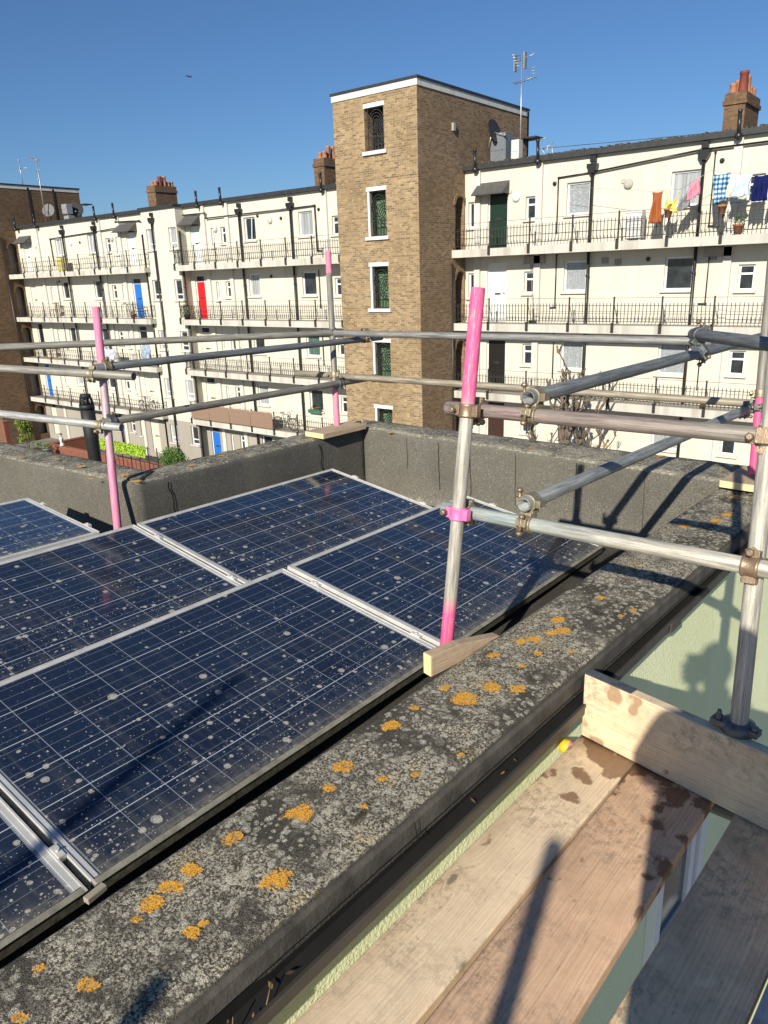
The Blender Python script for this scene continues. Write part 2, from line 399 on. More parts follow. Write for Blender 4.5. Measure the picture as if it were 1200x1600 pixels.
M = {}
M['brick'] = m_brick('yellow_stock_brick', (.45, .315, .165), (.16, .10, .055), (.45, .39, .29))
M['brick2'] = m_brick('brown_stock_brick', (.235, .14, .075), (.10, .058, .035), (.19, .155, .115))
M['brickside'] = m_brick('shade_toned_brick_side', (.36, .235, .135), (.13, .08, .048), (.33, .285, .205), .55)  # darker copy of the tower brick; the side face's shade is in the colour
M['cream'] = m_render('cream_render', (.64, .605, .505), (.36, .33, .27), .34)
M['creamrib'] = m_render('pale_rib_render', (.61, .59, .53), (.44, .40, .33), .45)
M['slab'] = m_render('white_slab_paint', (.56, .54, .48), (.24, .20, .15), .85)
M['deckgrey'] = m_render('balcony_deck_grey', (.33, .31, .27), (.16, .15, .13), .4)
M['taupe'] = m_render('taupe_render', (.36, .33, .28), (.22, .2, .17), .3)
M['band'] = m_render('white_band_paint', (.66, .66, .63), (.32, .31, .28), .5)
M['black'] = plain('black_gloss_pipe', (.022, .021, .02), .35)
M['rail'] = plain('dark_rail_paint', (.035, .03, .028), .5)
M['roofedge'] = plain('roof_edge_lead', (.035, .037, .04), .6, var=.5)
M['roofmoss'] = plain('roof_edge_moss', (.11, .10, .07), .9, var=.6, scale=9)
M['upvc'] = plain('white_window_plastic', (.80, .80, .79), .35, var=.06)
M['glass'] = m_glass('window_glass_dark')
M['glass_net'] = m_glass('window_glass_net_curtain', curtain=(.42, .44, .44))
M['glass_lace'] = m_glass('window_glass_lace_curtain', curtain=(.58, .62, .64), lace=True)
M['glass_green'] = m_glass('window_glass_green_blind', curtain=(.10, .17, .14))
M['awning'] = plain('grey_canopy_felt', (.10, .098, .095), .7, var=.3)
M['terracotta'] = plain('terracotta', (.42, .19, .10), .8, var=.3, scale=9)
M['darkpot'] = plain('dark_red_clay', (.22, .05, .03), .7, var=.3)
M['alu'] = plain('weathered_aluminium', (.68, .665, .62), .5, .25, var=.22, scale=14, bump=.1); M['lip'] = plain('weathered_frame_lip', (.36, .34, .26), .7, .2, var=.5, scale=22, bump=.2)
t = NT('panel_edge_grimy_aluminium'); uvx = t.obj()
M['alugrime'] = (lambda t, o: (t.bump(t.noise(o, 60, 4), .2, .003), t.done(t.mix(t.rng(t.noise(o, 38, 5, .75), .36, .64), (.055, .05, .035), (.17, .16, .115)), .75, .15))[1])(t, uvx)
M['felt'] = m_felt('mineral_felt', 0, (.15, .142, .12))
M['feltdark'] = m_felt('mineral_felt_dark', 0, (.085, .083, .078))
M['lichen'] = m_felt('lichened_felt_capping', .9, (.105, .094, .076))
M['deck'] = m_felt('roof_deck_felt', 0, (.085, .078, .066))
M['panel'] = m_panel()
M['fascia'] = plain('grimy_slab_edge', (.115, .105, .09), .85, var=.55, scale=11, bump=.6, spec=.2)
M['gutter'] = plain('black_gutter_plastic', (.075, .068, .058), .45, var=.4, scale=7)
M['steel'] = plain('galvanised_coupler', (.42, .36, .24), .5, .55, var=.45, scale=40, bump=.3)
M['steelgrey'] = plain('grey_coupler', (.20, .21, .21), .5, .6, var=.5, scale=30, bump=.3)
M['bronze'] = plain('brassy_coupler', (.42, .30, .20), .42, .6, var=.4, scale=40, bump=.25)
M['pinksteel'] = plain('pink_sprayed_coupler', (.85, .22, .48), .5, .1, var=.25, scale=30)
M['inkpink'] = plain('pink_spray_paint', (.88, .16, .45), .5)
M['yellowpaint'] = plain('yellow_paint', (.80, .58, .04), .5)
t = NT('green_textured_masonry_paint'); o_ = t.obj()
gg = t.noise(o_, 85, 4, .6); t.bump(gg, .9, .006)
M['green'] = t.done(t.mix(t.rng(t.noise(t.mapp(o_, (2, 2, .4)), 1.5, 5), .35, .7), (.80, .84, .50), (.88, .92, .60)), .85, 0, .2)

# ================================================================== far buildings
YW, YB = 25.4, 24.47          # facade wall plane, balcony front plane
FL = [.78, -1.83, -4.37, -6.95]      # top of each balcony slab, upper floor first
def wall_holes(mb, x0, x1, z0, z1, y, holes, depth, jamb=None):
    """facade sheet facing -Y with rectangular openings and their reveals"""
    xs = sorted({x0, x1, *[h[0] for h in holes], *[h[1] for h in holes]}); zs = sorted({z0, z1, *[h[2] for h in holes], *[h[3] for h in holes]})
    xs = [x for x in xs if x0 - 1e-6 <= x <= x1 + 1e-6]; zs = [z for z in zs if z0 - 1e-6 <= z <= z1 + 1e-6]
    for a, b in zip(xs[:-1], xs[1:]):
        for c, d in zip(zs[:-1], zs[1:]):
            mx, mz = (a+b)/2, (c+d)/2
            if any(h[0] < mx < h[1] and h[2] < mz < h[3] for h in holes): continue
            mb.face([V((a, y, c)), V((b, y, c)), V((b, y, d)), V((a, y, d))])
    for a, b, c, d in holes:
        if c < z0 or d > z1: continue
        for q in ([(a,y,c),(a,y+depth,c),(a,y+depth,d),(a,y,d)], [(b,y,d),(b,y+depth,d),(b,y+depth,c),(b,y,c)],
                  [(a,y,d),(a,y+depth,d),(b,y+depth,d),(b,y,d)], [(a,y,c),(b,y,c),(b,y+depth,c),(a,y+depth,c)]):
            mb.face([V(p) for p in q])
REV = .14
def window(par, x0, x1, z0, z1, y, glass, bars=(), tilt=False):
    yy = y + REV
    f = MB(); w = .06
    f.box(x0, x0+w, yy-.05, yy, z0, z1); f.box(x1-w, x1, yy-.05, yy, z0, z1)
    f.box(x0+w, x1-w, yy-.05, yy, z0, z0+w); f.box(x0+w, x1-w, yy-.05, yy, z1-w, z1)
    for kind, p in bars:
        if kind == 'h': f.box(x0+w, x1-w, yy-.045, yy, p-.03, p+.03)
        else: f.box(p-.03, p+.03, yy-.048, yy, z0+w, z1-w)
    if tilt:
        f.obox(V(((x0+x1)/2+.12, yy-.12, (z0+z1)/2)), (1, -.18, -.1), (.1, .1, 1), (.1, 0, 1), .03, .03, (z1-z0)/2-.08)
    fo = f.build('window', M['upvc'], par)
    g = MB(); g.box(x0+w*.9, x1-w*.9, yy-.012, yy-.002, z0+w*.9, z1-w*.9); g.build('pane', M[glass], fo)
    s = MB(); s.box(x0-.08, x1+.08, y-.09, y+.02, z0-.07, z0-.01); s.build('sill', M['creamrib'], fo)
def door(par, x0, x1, z0, z1, y, mat, fan=True):
    yy = y + REV
    d = MB(); top = z1 - (.32 if fan else .03)
    d.box(x0+.05, x1-.05, yy-.05, yy, z0+.02, top)
    d.box(x0+.05, x1-.05, yy-.056, yy-.05, z0+.95, z0+1.0)
    do = d.build('door', mat, par)
    f = MB(); f.box(x0, x0+.05, yy-.07, yy, z0, z1); f.box(x1-.05, x1, yy-.07, yy, z0, z1); f.box(x0+.05, x1-.05, yy-.07, yy, z1-.04, z1)
    if fan: f.box(x0+.05, x1-.05, yy-.07, yy, top, top+.05)
    f.build('door_frame', M['upvc'], do)
    if fan: g = MB(); g.box(x0+.05, x1-.05, yy-.03, yy-.01, top+.05, z1-.04); g.build('fanlight', M['glass'], do)
    h = MB(); h.box((x0+x1)/2-.12, (x0+x1)/2+.12, yy-.07, yy-.05, z0+1.0, z0+1.06); h.ball((x1-.14, yy-.08, z0+1.05), .03, 6); h.build('handle', M['rail'], do)
def awning(par, x0, x1, z, y, mat):
    m = MB(); hz = .42; dp = .52
    a, b, c, d = V((x0+.25, y, z+hz)), V((x1, y, z+hz)), V((x1, y-dp, z)), V((x0, y-dp, z))
    a = V((x0, y, z+hz))
    m.poly([a, d, c, b], .04, (0, .5, -1)); m.poly([V((x1-.03, y, z+hz-.05)), V((x1-.03, y-dp+.04, z-.01)), V((x1-.03, y, z-.03))], .03, (1, 0, 0))
    m.poly([V((x0, y, z+hz-.05)), V((x0, y-dp+.04, z-.01)), V((x0, y, z-.03))], .03, (1, 0, 0))
    m.build('door_canopy', mat, par)
def balcony(par, x0, x1, zt, th=.29, posts=1.56, off=.6, bars=.12, endl=False, endr=False, rough=None):
    s = MB(); s.box(x0, x1, YB, YB+.09, zt-th+.01, zt-.01); s.box(x0, x1, YB+.09, YW+.02, zt-th+.03, zt-.04)
    so = s.build('balcony', M['slab'], par)
    d = MB(); d.box(x0+.01, x1-.01, YB+.1, YW-.005, zt-.038, zt-.02); d.build('walkway', M['deckgrey'], so)
    r = MB(); zs, zm, zb, ztop = zt+.10, zt+.36, zt+.62, zt+.84
    xs = []; x = x0 + off
    while x < x1 - .05: xs.append(x); x += posts
    yr = YB + .04
    for x in xs:
        p = MB(); p.box(x-.045, x+.045, YB-.05, YB+.0, zt-th+.06, zt+.07); p.box(x-.022, x+.022, YB-.05, yr, zt+.035, zt+.07); p.box(x-.022, x+.022, yr-.02, yr+.02, zt+.03, zt+.90); p.tube((x+.02, yr, zt+.62), (x+.16, yr+.0, zt+.06), .010, 5); p.build('railing_post', M['rail'], so)
    edges = [x0] + xs + [x1]
    for a, b in zip(edges[:-1], edges[1:]):
        if b - a < .1: continue
        r = MB()
        r.tube((a, yr, ztop+.02), (b, yr, ztop+.02), .006, 5); r.box(a, b, yr-.008, yr+.008, zb-.008, zb+.008); r.box(a, b, yr-.008, yr+.008, zs, zs+.02); r.box(a, b, yr-.006, yr+.006, zm-.006, zm+.006)
        k = int((b-a)/bars); 
        for i in range(1, k):
            xx = a + (b-a)*i/k; r.box(xx-.009, xx+.009, yr-.007, yr+.007, zs+.02, zt+.70)
        r.build('railing_panel', M['rail'], so)
    for e, flag in ((x0, endl), (x1, endr)):
        if flag:
            r = MB(); r.box(e-.01, e+.01, yr, YW-.3, zb-.01, zb+.01); r.box(e-.01, e+.01, yr, YW-.3, zs, zs+.02); r.tube((e, yr, ztop+.02), (e, YW-.3, ztop+.02), .008, 5)
            for i in range(7): yy = yr + .08 + i*.08; r.box(e-.006, e+.006, yy-.006, yy+.006, zs+.02, zt+.70)
            r.build('railing_panel', M['rail'], so)
    return so
def rib(par, x, z0, z1, y=YW, mat='creamrib'):
    m = MB(); m.box(x-.12, x+.12, y-.10, y, z0, z1); m.build('rib', M[mat], par)
def ventstack(par, x, y=YW-.22, z=3.48):
    m = MB(); m.path([V((x+.02, y+.18, z+.0)), V((x, y, z)), V((x-.02, y, z+.62))], .055, 10); m.ball((x, y, z), .12, 10); m.lathe((x-.02, y, z+.60), [(.05, 0), (.065, .01), (.065, .09), (.05, .1)], 10)
    m.build('vent_stack', M['black'], par)
def downpipe(par, x, y, z0, z1, hop=True, bend=0):
    m = MB(); m.tube((x, y, z0), (x, y, z1), .052, 9)
    z = z0 + .6
    while z < z1: m.lathe((x, y, z), [(.052, 0), (.066, .005), (.066, .06), (.052, .065)], 9); z += 1.8
    if hop:
        m.poly([V((x-.07, y-.10, z1)), V((x+.07, y-.10, z1)), V((x+.17, y-.10, z1+.16)), V((x+.17, y-.10, z1+.28)), V((x-.17, y-.10, z1+.28)), V((x-.17, y-.10, z1+.16))], .2, (0, 1, 0))
        m.box(x-.10, x+.10, y-.02, y+.1, z1+.34, z1+.52)
    m.build('downpipe', M['black'], par)
def thinpipe(par, pts, r=.022, name='thin_pipe'):
    m = MB(); m.path([V(p) for p in pts], r, 6)
    for p in pts[:-1]: m.ball(p, r*1.8, 6)
    m.build(name, M['black'], par)
def lampdisc(par, x, z, y=YW, r=.15, mat='upvc', ry=1.0):
    m = MB(); m.lathe((x, y, z), [(r, 0), (r, .05), (r*.8, .09), (r*.3, .11)], 16, (0, -1, 0)); 
    o = m.build('bulkhead_lamp', M[mat], par)
def ventdot(par, x, z, y=YW, r=.07):
    m = MB(); m.lathe((x, y, z), [(r, 0), (r, .04), (r*.6, .06)], 12, (0, -1, 0)); m.build('vent', M['black'], par)
def chimney(par, x0, x1, y0, y1, z0, z1, pots):
    m = MB(); m.box(x0, x1, y0, y1, z0, z1-.35); m.box(x0-.05, x1+.05, y0-.05, y1+.05, z1-.35, z1-.22); m.box(x0-.01, x1+.01, y0-.01, y1+.01, z1-.22, z1)
    c = m.build('chimney', M['brick2'], par)
    for px_, py_, h, r, mt in pots:
        h *= .62; r *= .9; q = MB(); q.lathe((px_, py_, z1), [(r, 0), (r*1.12, .03), (r*1.05, .08), (r*.88, h-.1), (r*1.0, h-.08), (r*1.0, h), (r*.75, h), (r*.7, h-.2)], 14, cap=(False, True)); q.build('chimney_pot', M[mt], c)

SWINTOP = [2.44, -.06, -2.62, -5.2, -7.75]
WTOP = [2.74, .24, -2.45, -4.98, -7.55]
def wing(name, loc, label, x0, x1, feats, roofx, basez=None):
    par = thing(name, loc, label, 'building')
    holes = []
    for k, a, b, lst in feats:
        for f in lst:
            i = f[0]
            if k == 'win': zt = WTOP[i] + (f[2] if len(f) > 2 else 0); holes.append((a, b, zt-1.02, zt))
            elif k == 'sw': zt = SWINTOP[i]; holes.append((a, b, zt-.76, zt))
            elif k == 'slit': zt = SWINTOP[i]; holes.append((a, b, zt-.9, zt))
            elif k == 'door': zb = (FL + [-9.55])[i] - .02; holes.append((a, b, zb, zb+2.12))
    return par, holes
def fill(par, feats, y=YW):
    for k, a, b, lst in feats:
        for f in lst:
            i = f[0]
            if k == 'win':
                zt = WTOP[i] + (f[2] if len(f) > 2 else 0); tl = len(f) > 3
                window(par, a, b, zt-1.02, zt, y, f[1], bars=(('h', zt-.74),) if y < YW-.3 else (), tilt=tl)
            elif k == 'sw': zt = SWINTOP[i]; window(par, a, b, zt-.76, zt, y, f[1], bars=(('h', zt-.27),))
            elif k == 'slit': zt = SWINTOP[i]; window(par, a, b, zt-.9, zt, y, f[1])
            elif k == 'door': zb = (FL + [-9.55])[i] - .02; door(par, a, b, zb, zb+2.12, y, f[1], fan=f[2])

M['d_green'] = plain('dark_green_door', (.012, .035, .022), .35); M['d_white'] = plain('white_door', (.75, .75, .72), .4, var=.05)
M['d_black'] = plain('black_door', (.015, .014, .014), .35); M['d_blue'] = plain('bright_blue_door', (.02, .16, .55), .4, var=.1)
M['d_red'] = plain('bright_red_door', (.75, .012, .018), .4, var=.1); M['d_cream'] = plain('cream_door', (.62, .60, .50), .5, var=.1)
M['d_brown'] = plain('dark_brown_door', (.05, .022, .014), .5)
G, N_, LC, GG = 'glass', 'glass_net', 'glass_lace', 'glass_green'
# ---------------------------------------------------------------- right wing
feats_r = [('slit', -15.72, -15.44, [(0, G), (1, G), (2, G), (3, G)]),
  ('door', -14.90, -14.08, [(0, M['d_green'], False), (1, M['d_white'], False), (2, M['d_black'], False), (3, M['d_brown'], False), (4, M['d_white'], True)]),
  ('sw', -13.37, -12.96, [(i, G) for i in range(5)]),
  ('win', -11.83, -11.00, [(0, LC), (1, LC), (2, LC), (3, N_), (4, N_)]),
  ('win', -8.36, -7.46, [(0, N_), (1, G), (2, LC), (3, N_), (4, G)]),
  ('sw', -6.13, -5.66, [(i, G) for i in range(5)]),
  ('door', -4.8, -3.98, [(0, M['d_blue'], False), (1, M['d_white'], False), (2, M['d_black'], False), (3, M['d_cream'], False), (4, M['d_white'], True)]),
  ('slit', -3.3, -3.0, [(0, G), (1, G), (2, G), (3, G)]),
  ('win', -1.6, -.75, [(0, N_), (1, N_), (2, G), (3, N_), (4, N_)])]
RW, holes = wing('apartment_block', (-8, 28, -9.9), 'cream apartment block right of the brick tower with four railed balconies', -15.86, 3., feats_r, None)
m = MB(); wall_holes(m, -15.86, 3., -9.9, 3.55, YW, holes, REV); m.face([V((3, YW, -9.9)), V((3, 32, -9.9)), V((3, 32, 3.55)), V((3, YW, 3.55))])
m.face([V((3, 32, -9.9)), V((-15.86, 32, -9.9)), V((-15.86, 32, 3.55)), V((3, 32, 3.55))]); m.build('wall', M['cream'], RW, recalc=False)
fill(RW, feats_r)
m = MB(); m.box(-15.86, 3.05, YW-.2, 32, 3.50, 3.66); ro = m.build('roof', M['roofedge'], RW)
m = MB()
for i in range(150):
    x = -15.8 + i*.125; m.box(x, x+random.uniform(.05, .12), YW-.19, YW+.1, 3.66, 3.675+random.uniform(0, .05))
m.build('roof_moss', M['roofmoss'], ro)
for x in (-15.3, -12.83, -6.46, -2.5): rib(RW, x, -9.9, 3.5)
for x in (-15.3, -12.83, -6.46): ventstack(RW, x)
for i in range(4): balcony(RW, -15.86, 3., FL[i], off=.12+1.45)
for x in (-10.9, -7.40, 1.0): downpipe(RW, x, YW-.12, -9.9, 2.95)
thinpipe(RW, [(-12.13, YW-.06, 1.2), (-12.13, YW-.06, 2.93), (-10.95, YW-.06, 2.98)]); thinpipe(RW, [(-10.85, YW-.10, 2.98), (-7.5, YW-.10, 3.25), (2.9, YW-.10, 3.3)], .03)
thinpipe(RW, [(-7.1, YW-.06, 3.15), (-7.1, YW-.06, 1.1), (-6.8, YW-.06, 1.05)]); thinpipe(RW, [(-12.1, YW-.06, .45), (-12.1, YW-.06, -1.3), (-12.3, YW-.06, -1.32)]); thinpipe(RW, [(-7.0, YW-.06, .45), (-7.0, YW-.06, -1.2), (-7.2, YW-.06, -1.2)]); thinpipe(RW, [(-12.1, YW-.06, -2.1), (-12.1, YW-.06, -3.8)]); thinpipe(RW, [(-7.0, YW-.06, -2.1), (-7.0, YW-.06, -3.9)])
lampdisc(RW, -13.74, 2.46, r=.16); lampdisc(RW, -9.71, 2.51, r=.15, mat='slab'); lampdisc(RW, -4.9, 2.5, r=.16)
ventdot(RW, -12.28, 2.76); ventdot(RW, -6.9, 2.9); ventdot(RW, -8.9, .2)
awning(RW, -15.30, -14.02, 2.62, YW, M['awning'])
m = MB(); m.box(-9.95, -9.83, YW-.03, YW, 2.55, 2.68); m.build('vent', M['slab'], RW); m = MB(); m.box(-14.05, -13.93, YW-.03, YW, 2.6, 2.72); m.build('vent', M['slab'], RW)
for k, (x, zz) in enumerate(((-13.0, .12), (-9.9, .20), (-10.35, .26), (-6.9, .25))):
    m = MB(); m.box(x-.12, x+.12, YW-.02, YW, zz-.05-.1, zz+.05); m.build('vent', M['deckgrey'], RW)
for x in (-13.1, -6.9):
    m = MB(); m.box(x-.25, x+.55, YW-.10, YW, -.02+.22, .47); m.build('meter_box', M['taupe'], RW)
chimney(RW, -7.85, -7.2, 28.5, 30.3, 3.6, 5.25, [(-7.68, 28.75, .50, .13, 'terracotta'), (-7.38, 28.75, 1.0, .16, 'darkpot'), (-7.66, 29.2, .75, .12, 'terracotta'), (-7.38, 29.25, .9, .12, 'terracotta'), (-7.4, 29.65, .5, .12, 'terracotta'), (-7.4, 30.05, .5, .12, 'terracotta')])

# ---------------------------------------------------------------- left wing
feats_l = [('door', -48.55, -47.85, [(0, M['d_white'], False), (1, M['d_cream'], False), (2, M['d_black'], False), (3, M['d_blue'], False), (4, M['d_cream'], True)]),
  ('slit', -46.1, -45.85, [(1, G), (2, G), (3, N_)]),
  ('win', -44.72, -43.98, [(0, N_, 0, 1), (1, G), (2, G), (3, N_), (4, N_)]),
  ('win', -41.2, -40.5, [(0, N_, 0, 1), (1, G), (2, G), (3, G), (4, G)]),
  ('sw', -39.42, -38.98, [(i, G) for i in range(5)]),
  ('slit', -38.45, -38.25, [(i, G) for i in range(5)]),
  ('door', -37.42, -36.62, [(0, M['d_white'], True), (1, M['d_blue'], True), (2, M['d_black'], True), (3, M['d_cream'], False), (4, M['d_cream'], False)]),
  ('door', -31.98, -31.24, [(0, M['d_white'], True), (1, M['d_red'], True), (2, M['d_cream'], True), (3, M['d_cream'], True), (4, M['d_blue'], True)]),
  ('slit', -30.38, -30.16, [(i, G) for i in range(5)]),
  ('sw', -29.66, -29.27, [(i, G) for i in range(5)]),
  ('win', -27.98, -27.22, [(0, G, 0, 1), (1, N_), (2, G), (3, N_), (4, G)]),
  ('win', -24.45, -23.6, [(0, N_), (1, G), (2, GG), (3, G), (4, N_)]),
  ('sw', -22.5, -22.1, [(i, G) for i in range(5)])]
LW, holes = wing('apartment_block', (-35, 28, -9.9), 'long cream apartment block left of the brick tower with red and blue doors', -49.2, -19.55, feats_l, None)
BX0, BX1, BY = -35.1, -32.3, 24.86
zb = -7.25
m = MB()
hu = [h for h in holes if h[2] > zb]; hl = [h for h in holes if h[2] <= zb]
for a, b in ((-49.2, BX0), (BX1, -19.58)): wall_holes(m, a, b, zb, 3.55, YW, [h for h in hu if a <= h[0] < b], REV)
m.face([V((BX1, BY, zb)), V((BX1, YW, zb)), V((BX1, YW, 3.55)), V((BX1, BY, 3.55))]); m.face([V((BX0, YW, zb)), V((BX0, BY, zb)), V((BX0, BY, 3.55)), V((BX0, YW, 3.55))])
bayf = [('win', -34.82, -34.15, [(0, N_, -.12), (1, G, -.10), (2, N_, .02), (3, N_, 0), (4, N_, .02)]), ('win', -32.98, -32.36, [(0, N_, -.14), (1, G, -.12), (2, G, 0), (3, N_, 0), (4, G, .1)])]
bh = []
for k, a, b, lst in bayf:
    for f in lst: bh.append((a, b, WTOP[f[0]]+f[2]-1.02, WTOP[f[0]]+f[2]))
wall_holes(m, BX0, BX1, zb, 3.55, BY, [h for h in bh if h[2] > zb], REV)
m.face([V((-19.58, 32, zb)), V((-49.2, 32, zb)), V((-49.2, 32, 3.55)), V((-19.58, 32, 3.55))])
m.build('wall', M['cream'], LW, recalc=False)
m = MB()
for a, b in ((-49.2, BX0), (BX1, -19.58)): wall_holes(m, a, b, -9.9, zb, YW, [h for h in hl if a <= h[0] < b], REV)
m.face([V((BX1, BY, -9.9)), V((BX1, YW, -9.9)), V((BX1, YW, zb)), V((BX1, BY, zb))])
wall_holes(m, BX0, BX1, -9.9, zb, BY, [h for h in bh if h[2] <= zb], REV)
m.build('wall', M['taupe'], LW, recalc=False, label='taupe painted ground floor wall')
fill(LW, feats_l); fill(LW, bayf, BY)
m = MB(); m.box(-49.15, -19.58, YW-.2, 32, 3.50, 3.66); m.box(BX0-.05, BX1+.05, BY-.14, YW-.2, 3.51, 3.65); m.build('roof', M['roofedge'], LW)
for x in (-46.6, -39.8, -37.95, -30.8, -29.08, -22.8): rib(LW, x, -9.9, 3.5)
for x in (-48.7, -46.3, -39.8, -37.95, -30.95, -29.2, -22.8): ventstack(LW, x, z=3.45)
for i in range(4):
    balcony(LW, -49.2, -34.83, FL[i], off=2.0, posts=1.56, bars=.2, endr=True); balcony(LW, -32.38, -19.58, FL[i], off=.12, bars=.12, endl=True)
for x in (-43.6, -40.25, -28.15, -24.8): downpipe(LW, x, YW-.12, -9.9, 2.85)
downpipe(LW, -34.35+.2, BY-.1, -9.9, 2.85); downpipe(LW, -35.22, YB+.42, -9.9, 2.4, hop=False); downpipe(LW, -32.24, YB+.5, -9.9, 2.4, hop=False)
thinpipe(LW, [(-32.33, YW-.07, 3.15), (-30.56, YW-.12, 3.12), (-30.51, YW-.12, 2.88), (-24.9, YW-.1, 2.9), (-23.38, YW-.07, 2.92), (-23.36, YW-.07, 1.1), (-23.1, YW-.07, 1.08)], .03)
thinpipe(LW, [(-45.1, YW-.06, 1.2), (-45.12, YW-.06, 2.7), (-43.6, YW-.08, 2.74), (-40.2, YW-.08, 2.82), (-38.0, YW-.12, 2.9)], .03); thinpipe(LW, [(-38.05, YW-.12, 3.2), (-36.0, YW-.07, 3.13), (-35.5, YW-.07, 2.9), (-35.2, YB+.5, 2.45)], .035)
for x in (-23.36, -45.1, -29.0):
    for z in (-1.8, -4.3): thinpipe(LW, [(x, YW-.06, z+.5), (x, YW-.06, z+2.1)], .02)
for x, z in ((-43.0, 2.36), (-38.75, 2.36), (-47.0, 2.40), (-26.2, 2.5), (-30.0, 2.35)): lampdisc(LW, x, z, r=.14, mat='slab' if x > -40 else 'upvc')
for x, z in ((-42.0, 2.35), (-25.5, 2.55), (-27.0, 2.75), (-23.2, 2.75), (-26.4, .1), (-44.9, .25)): ventdot(LW, x, z)
awning(LW, -48.85, -47.4, 2.62, YW, M['awning']); awning(LW, -37.95, -36.35, 2.66, YW, M['awning']); awning(LW, -32.62, -31.1, 2.66, YW, M['awning'])
P1 = [(-39.7, .30, .12), (-39.3, .28, .12), (-38.9, .30, .13), (-38.6, .72, .15), (-38.25, .75, .14), (-37.85, .34, .13), (-37.45, .36, .12), (-37.2, .34, .12)]
chimney(LW, -39.35, -38.6, 28.5, 30.0, 3.6, 5.3, [(-39.1, 28.75, .42, .13, 'terracotta'), (-38.8, 28.75, .42, .13, 'terracotta'), (-39.1, 29.1, .40, .12, 'terracotta'), (-38.8, 29.05, .82, .14, 'darkpot'), (-38.8, 29.35, .85, .13, 'terracotta'), (-38.8, 29.62, .42, .12, 'terracotta'), (-38.8, 29.85, .44, .12, 'terracotta')])
chimney(LW, -26.2, -25.55, 28.5, 29.7, 3.6, 5.3, [(-26.0, 28.75, .45, .12, 'terracotta'), (-25.7, 28.75, .5, .13, 'terracotta'), (-25.75, 29.05, .9, .13, 'terracotta'), (-25.75, 29.4, .95, .13, 'terracotta')])

